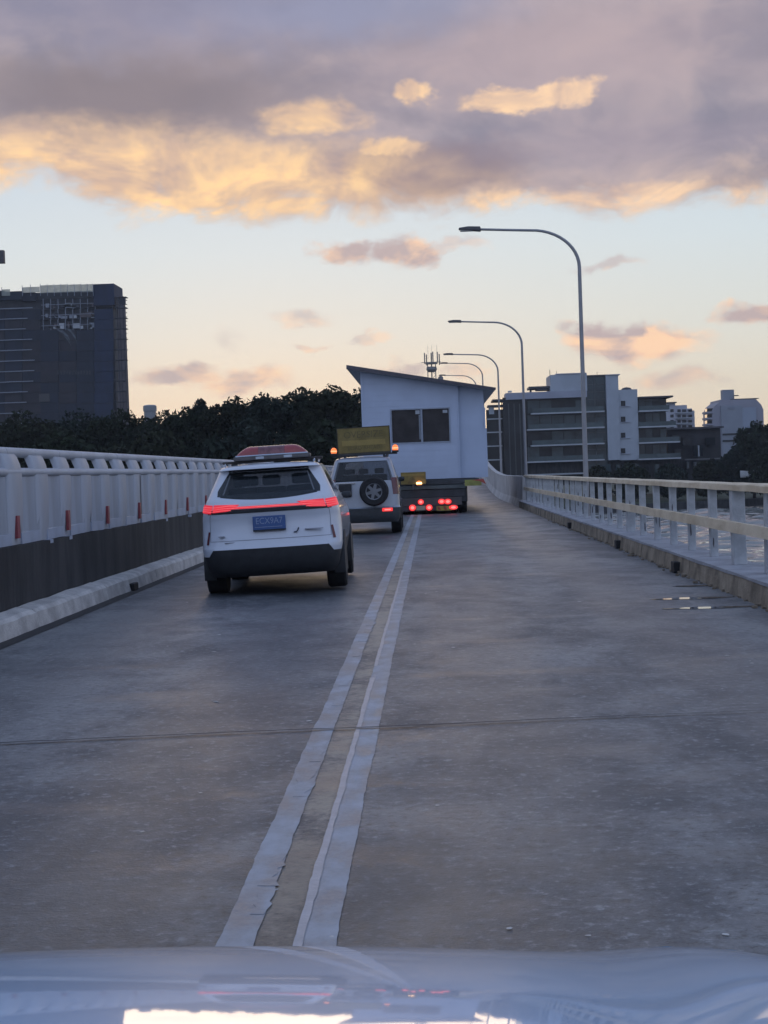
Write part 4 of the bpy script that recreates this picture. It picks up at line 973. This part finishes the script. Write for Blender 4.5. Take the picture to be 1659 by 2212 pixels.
for uu in (1310, 1330, 1352, 1372, 1392, 1414, 1436, 1455): A(uu, uu + 9, 1001 + random.uniform(0, 4), 1030, .1, -.2, 'window', gl if uu % 3 else gl2)
for u, v0, v1, w_ in ((1189, 797, 810, 1.2), (1204, 800, 808, .7), (1292, 801, 811, .7)): A(u, u + w_, v0, v1, -2, 2.1, 'aerial', dkr)

# behind: white stepped apartments
BY = 400.0; bb = (at(1470, 950, BY).x, BY, -4)
bp = thing('apartment_block', 'pale stepped apartment block behind the right balconies', 'building', bb)
def B(u0, u1, v0, v1, f, d, nm, m): return slab(bp, bb, BY, u0, u1, v0, v1, f, d, nm, m)
pw = mat('pale_far_render', (.42, .43, .49), .7, var=.06, scale=.3)
B(1440, 1461, 871, 1040, 0, 10, 'wall', pw); B(1461, 1487, 875, 1040, -.5, 10, 'wall', pw); B(1487, 1499, 882, 1040, -1, 10, 'wall', pw); B(1499, 1504.5, 886, 1040, -1.5, 10, 'wall', pw)
B(1439, 1461, 868.5, 871, .8, 9, 'roof_edge', dkr)
for vv in (884, 895.5, 907, 918):
    for ua, ub in ((1448, 1455), (1464, 1471), (1474, 1483), (1488, 1496)):
        w_ = B(ua, ub, vv, vv + 6, .15 if ua < 1461 else -.35 if ua < 1487 else -.85, .6, 'window', gl2)
    B(1458, 1500, vv + 6.5, vv + 8, .6, .2, 'balcony_slab', sle)
# dark low building
DY = 290.0; db = (at(1500, 1000, DY).x, DY, -4.8)
dp = thing('low_building', 'dark low flat roofed building right of the balconies', 'building', db)
def D(u0, u1, v0, v1, f, d, nm, m): return slab(dp, db, DY, u0, u1, v0, v1, f, d, nm, m)
dkw = mat('dark_brown_cladding', (.04, .04, .044), .8, var=.25, scale=.4)
D(1446, 1562, 926, 1046, -2, 12, 'wall', dkw); D(1440, 1566, 922, 926, -1, 13, 'roof_edge', dkr)
for ua, ub, va, vb in ((1452, 1470, 940, 955), (1476, 1490, 945, 962), (1500, 1506, 962, 985), (1512, 1518, 962, 985), (1526, 1545, 945, 962), (1458, 1474, 972, 985)): D(ua, ub, va, vb, -1.8, .0, 'window', gl2)
D(1508, 1511, 962, 986, -1.7, 0, 'pale_post', sle); D(1480, 1570, 990, 992.5, -.5, 0, 'balcony_slab', mat('dim_slab', (.16, .16, .17), .7, var=.2)); D(1445, 1565, 995, 1045, -1.2, 2, 'lower_wall', conc_dk)
for uu in (1484, 1500, 1520, 1536, 1552): D(uu, uu + 5, 998, 1012, -1.0, 0, 'window', mat('dim_window', (.12, .13, .14), .3, var=.3, scale=2))
# far round cornered tower
FY = 430.0; fb = (at(1590, 950, FY).x, FY, -4)
fp = thing('apartment_tower', 'pale far tower with lift house on top at the right edge', 'building', fb)
def Fp(u0, u1, v0, v1, f, d, nm, m): return slab(fp, fb, FY, u0, u1, v0, v1, f, d, nm, m)
fwal = mat('grey_far_render', (.26, .285, .33), .8, var=.06, scale=.2); fwl2 = mat('lilac_far_render', (.29, .29, .335), .8, var=.06, scale=.2)
x0, x1, z0, z1 = rect(FY, 1540, 1651, 865, 1040); zt = at(1600, 862, FY).z
MB().prism([(x0, z0), (x1, z0), (x1, zt - 3.2), (x1 - .6, zt - 1.7), (x1 - 2.0, zt - .2), (x0 + 2.2, zt), (x0 + 2.0, zt - .7), (x0 + .8, zt - 1.6), (x0, zt - 3.0)], FY, FY + 14).build('wall', fwl2, fp, off=(-fb[0], -fb[1], -fb[2]))
Fp(1558, 1604, 876, 985, .5, .2, 'centre_bay', fwal); Fp(1604, 1634, 880, 985, .3, .2, 'side_bay', mat('blue_grey_far_render', (.29, .33, .40), .8, var=.06, scale=.2))
Fp(1564, 1589, 841, 864, -2, 5, 'lift_house', fwal); Fp(1588, 1597, 853, 855, -2, 1, 'lift_boom', dkr); Fp(1580, 1640, 860.5, 862, -.3, 8, 'roof_edge', dkr)
for vv in (886, 899, 912, 925): Fp(1525, 1542, vv + 3, vv + 7, .2, 6, 'balcony', fwl2); Fp(1528, 1542, vv - 4, vv + 3, -.5, 4, 'balcony_window', gl2)
Fp(1572, 1586, 879, 884, .7, 0, 'vent_panel', mat('dim_panel', (.22, .24, .28), .7)); 
for vv in (936, 950): Fp(1560, 1604, vv, vv + 4, .7, 0, 'window_band', gl2)
# white boat at the far bank
bt_p = at(1640, 1019, 262)
bt = thing('moored_boat', 'small white boat moored at the far bank on the right edge', 'boat', (bt_p.x, 262, bt_p.z - .9))
hl = MB(); vs = []
for i in range(12):
    t = i / 11; x = -3.2 + 6.4 * t; w_ = .95 * min(1, (t + .02) * 3.2) ** .6 * (1 if t < .8 else 1 - (t - .8) * 1.2); s_ = .25 * (1 - t) ** 2
    vs += [(x, -w_, .95 + s_), (x, -w_ * .7, .25), (x, 0, .0), (x, w_ * .7, .25), (x, w_, .95 + s_)]
hl.add(vs, [(i * 5 + j, i * 5 + j + 1, i * 5 + j + 6, i * 5 + j + 5) for i in range(11) for j in range(4)] + [(0, 5, 9, 4)] + [(i * 5, i * 5 + 4, i * 5 + 9, i * 5 + 5) for i in range(11)] + [(55, 56, 57, 58, 59)])
hl.build('hull', mat('white_gelcoat', (.72, .75, .78), .3, var=.04), bt, smooth=40)
MB().prism([(-1.0, .95), (1.6, .95), (1.4, 1.75), (-.4, 1.75)], -.6, .6).build('cabin', mat('white_gelcoat', (.72, .75, .78)), bt, bevel=.05)
MB().prism([(-.75, 1.15), (1.2, 1.15), (1.1, 1.55), (-.45, 1.55)], -.615, -.602).build('cabin_window', gl2, bt)

# left: tower wrapped in scaffold netting
LY = 455.0; fh = 22.6
lbp = (at(120, 1000, LY).x, LY, -3)
lt = thing('tower_under_construction', 'dark tower under construction wrapped in navy scaffold netting', 'building', lbp)
def T(u0, u1, v0, v1, f, d, nm, m): return slab(lt, lbp, LY, u0, u1, v0, v1, f, d, nm, m)
cdk = mat('raw_dark_concrete', (.05, .053, .062), .85, var=.25, scale=.4)
nets = [mat('navy_netting', (.010, .015, .030), .8, var=.3, scale=.35, stretch=(1, 1, .4)), mat('navy_netting_blue', (.010, .020, .050), .8, var=.3, scale=.35, stretch=(1, 1, .4)), mat('navy_netting_brown', (.022, .020, .027), .8, var=.3, scale=.35)]
led = mat('grey_scaffold_ledger', (.24, .27, .32), .6, var=.2)
brownnet = mat('brown_netting', (.13, .11, .115), .8, var=.2, scale=.4)
T(-190, 246, 632, 1010, -2.5, 22, 'core', cdk)
cols = [(-190, -150), (-149, -110), (-109, -70), (-69, -30), (-29, 10), (11, 48), (49, 88), (89, 128), (129, 166), (167, 204), (205, 246)]
v = 645.0; row = 0
while v < 1000:
    T(-190, 246, v, v + 3.0, -1.2, 2, 'floor_slab', cdk)
    for ci, (ua, ub) in enumerate(cols):
        if row < 3 and ua > 80 and ub < 210: continue
        if row < 1: continue
        near = .0 if ci < 7 else .8
        T(ua, ub, v + .8, v + fh + .2, near + random.uniform(-.15, .15), -.0 + .25 - near if near < .1 else -.5, 'netting_panel', nets[(0 if random.random() < .6 else 2) if ci < 9 else 1 if ci == 10 else 0])
    if row < 3:
        for k in range(12):
            ua = random.uniform(90, 200); ub = ua + random.uniform(3, 16); T(ua, ub, v + random.uniform(5, 16), v + random.uniform(17, 20), -1.6, .4, 'site_material', random.choice((led, brownnet, cdk, sle)))
        for uu in range(92, 205, 16): T(uu, uu + 1.2, v, v + fh, -.4, .6, 'scaffold_standard', led)
        T(88, 204, v + 11, v + 12, -.3, .5, 'scaffold_ledger', led)
    if row > 0: T(-190, 76 - random.uniform(0, 22), v + 1.5, v + 3.2, .55, -.25, 'scaffold_ledger', led)
    v += fh; row += 1
# stepped tops
T(0, 48, 630, 648, .6, 6, 'netting_panel', nets[0]); T(48, 76, 632, 650, .2, 6, 'netting_panel', nets[0]); T(-190, 8, 632, 648, .6, 6, 'netting_panel', nets[2])
T(203, 248, 614, 660, 1.0, 12, 'lift_core_netting', nets[1])
scr = mat('pale_edge_screen', (.36, .38, .33), .7, var=.2, scale=.6, alpha=.62)
for (ua, ub, va, vb) in ((90, 118, 617, 634), (119, 147, 616, 633), (148, 176, 615.5, 632), (177, 202, 615, 632), (50, 88, 621, 633), (6, 24, 626, 640)):
    T(ua, ub, va, vb, 1.2, -1.1, 'edge_screen', scr)
for uu in (6, 50, 68, 89, 104, 118.5, 133, 147.5, 162, 176.5, 190, 202.5): T(uu, uu + .9, 614 + max(0, (90 - uu) * .09), 640, 1.3, -1.1, 'screen_post', led)
# scaffold stair on the right side, with the sky showing through
xs = 249
for vv in range(0, 11):
    v0 = 641 + vv * fh * 1.0
    T(255, 271.5 + vv * .0, v0 + 3, v0 + fh - (5 if vv == 0 else .8), .0, .2, 'netting_panel', brownnet if vv else cdk)
    T(247, 272.5, v0 + .2, v0 + 1.6, .3, 3, 'scaffold_deck', cdk)
for uu in (249.5, 258, 264, 271.5): T(uu, uu + 1.2, 640, 1010, .4, 1, 'scaffold_standard', cdk)
for vv in range(0, 40): T(271.8, 274, 648 + vv * 9, 649.2 + vv * 9, .3, .5, 'scaffold_end', cdk)
# pale emblem strokes and a faded line of print on the netting
em = mat('faded_print', (.10, .12, .14), .8, var=.3, scale=.8)
def stroke(pts, w):
    n = len(pts); top = [at(u, v - w * (1 - abs(2 * i / (n - 1) - 1) ** 2), LY - 1.1) for i, (u, v) in enumerate(pts)]; bot = [at(u, v + w * .6 * (1 - abs(2 * i / (n - 1) - 1) ** 2), LY - 1.1) for i, (u, v) in enumerate(pts)]
    mb = MB().add(top + bot, [(i, i + 1, n + i + 1, n + i) for i in range(n - 1)]); mb.build('printed_stroke', em, lt, off=(-lbp[0], -lbp[1], -lbp[2]))
stroke([(121, 712), (135, 717), (147, 728), (153, 741)], 4.5); stroke([(141, 708), (153, 716), (163, 731), (168, 747)], 4.5); stroke([(136, 722), (147, 735), (154, 748)], 3)
for k in range(12):
    u = 124 + k * 6.2; MB().add([at(u, 800 - .0 * k, LY - 1.1), at(u + 4.2, 800, LY - 1.1), at(u + 4.2, 809, LY - 1.1), at(u, 809, LY - 1.1)], [(0, 1, 2, 3)]).build('faded_print_block', mat('faint_print', (.036, .042, .052), .8, var=.4, scale=1.5), lt, off=(-lbp[0], -lbp[1], -lbp[2]))
T(86, 109, 851, 868, 1.0, -.9, 'pale_hoarding', mat('dim_hoarding', (.07, .068, .07), .8, var=.2)); 
# crane end at the left edge
crp = at(-60, 545, LY + 20)
cn = thing('tower_crane', 'end of a crane counterweight at the left picture edge', 'crane', (crp.x, LY + 20, -3))
ctop = at(-60, 548, LY + 20).z + 3; crm = mat('dark_crane_steel', (.05, .045, .05), .6, var=.2)
for sx in (-.8, .8):
    for sy in (-.8, .8): MB().tube([(sx, sy, 0), (sx, sy, ctop + 4)], .09, 6).build('mast_chord', crm, cn)
mb = MB(); z = 0; k = 0
while z < ctop: mb.tube([(-.8, -.8, z), (.8, -.8, z + 2)] if k % 2 else [(.8, -.8, z), (-.8, -.8, z + 2)], .05, 5); z += 2; k += 1
mb.build('mast_lacing', crm, cn)
dxw = at(9, 545, LY + 20).x - crp.x
MB().box(-16, dxw - 1, -.7, -.5, ctop + .3, ctop + .6).build('jib_chord', crm, cn); MB().box(-16, dxw - 1, .5, .7, ctop + .3, ctop + .6).build('jib_chord', crm, cn)
zt_, zb2 = at(5, 541, LY + 20).z, at(5, 569, LY + 20).z
MB().box(dxw - 2.6, dxw, -.9, .9, zb2 + 3, zt_ + 3).build('counterweight', crm, cn, bevel=.05)
# pale round tank between the trees
tk = at(324, 890, 215)
tko = thing('water_tank', 'pale round tank showing between the trees right of the tower', 'tank', (tk.x, 215, -4))
hh = at(324, 875, 215).z + 4
MB().lathe([(.85, 0), (.85, hh - .9), (.95, hh - .85), (.95, hh - .15), (.7, hh), (.05, hh + .05)], 'z', 24).build('tank', mat('pale_tank', (.24, .26, .28), .6, var=.1), tko, smooth=40)
# antenna mast behind the house
MY = 240.0; mp = at(933, 812, MY)
ms = thing('antenna_mast', 'telecom mast with panel antennas rising behind the house roof', 'antenna', (mp.x, MY, -4))
hm = at(931, 776, MY).z + 4; dm = mat('galvanised_antenna', (.20, .20, .20), .6, var=.2)
for sx, sy in ((-.62, -.5), (.62, -.5), (0, .6)): MB().tube([(sx, sy, 0), (sx, sy, hm - .6)], .07, 6).build('leg', dm, ms)
mb = MB(); z = 1.0; k = 0
while z < hm - 2: mb.tube([(-.62, -.5, z), (.62, -.5, z + 1.4)] if k % 2 else [(.62, -.5, z), (-.62, -.5, z + 1.4)], .035, 5); z += 1.4; k += 1
mb.build('lacing', dm, ms); MB().tube([(0, 0, hm - 4), (0, 0, hm + 1.0)], .10, 6).build('centre_pole', dm, ms)
MB().lathe([(.95, hm - .75), (.95, hm - .55)], 'z', 16).build('platform', dm, ms); MB().lathe([(.6, hm - 2.0), (.85, hm - 1.6), (.75, hm - 1.2)], 'z', 14, cap=False).build('ring', dm, ms)
for k, (sx, sy, zz) in enumerate(((-1.05, -.2, .2), (-.75, .5, .0), (.25, -.9, .3), (.95, -.3, .3), (1.25, .3, .0))): MB().box(sx - .09, sx + .09, sy - .08, sy + .08, hm - .9 + zz, hm + .8 + zz).build('panel_antenna', dm, ms, bevel=.02)
for sx in (-.5, .1, .9): MB().tube([(sx, 0, hm), (sx, 0, hm + 2.2)], .02, 5).build('whip', dm, ms)
d_ = MB().lathe([(.02, .1), (.3, .05), (.42, -.1)], 'y', 16).build('dish', dm, ms, smooth=50); d_.location = (1.35, -.3, hm - 3.1)
MB().box(-1.6, 1.5, -.05, .05, hm - .5, hm - .42).build('cross_arm', dm, ms)

# ------------------------------------------------------------------ evening haze over the whole place
hz = MB().box(-1500, 1500, -60, 1600, -12, 75).build('haze', bpy.data.materials.new('evening_haze'))
hz['kind'] = 'stuff'
hm_ = hz.data.materials[0]; hm_.use_nodes = True; hm_.node_tree.nodes.clear()
pv = hm_.node_tree.nodes.new('ShaderNodeVolumePrincipled'); pv.inputs['Color'].default_value = (.88, .93, 1, 1); pv.inputs['Density'].default_value = .00017
mo = hm_.node_tree.nodes.new('ShaderNodeOutputMaterial'); hm_.node_tree.links.new(pv.outputs[0], mo.inputs['Volume'])
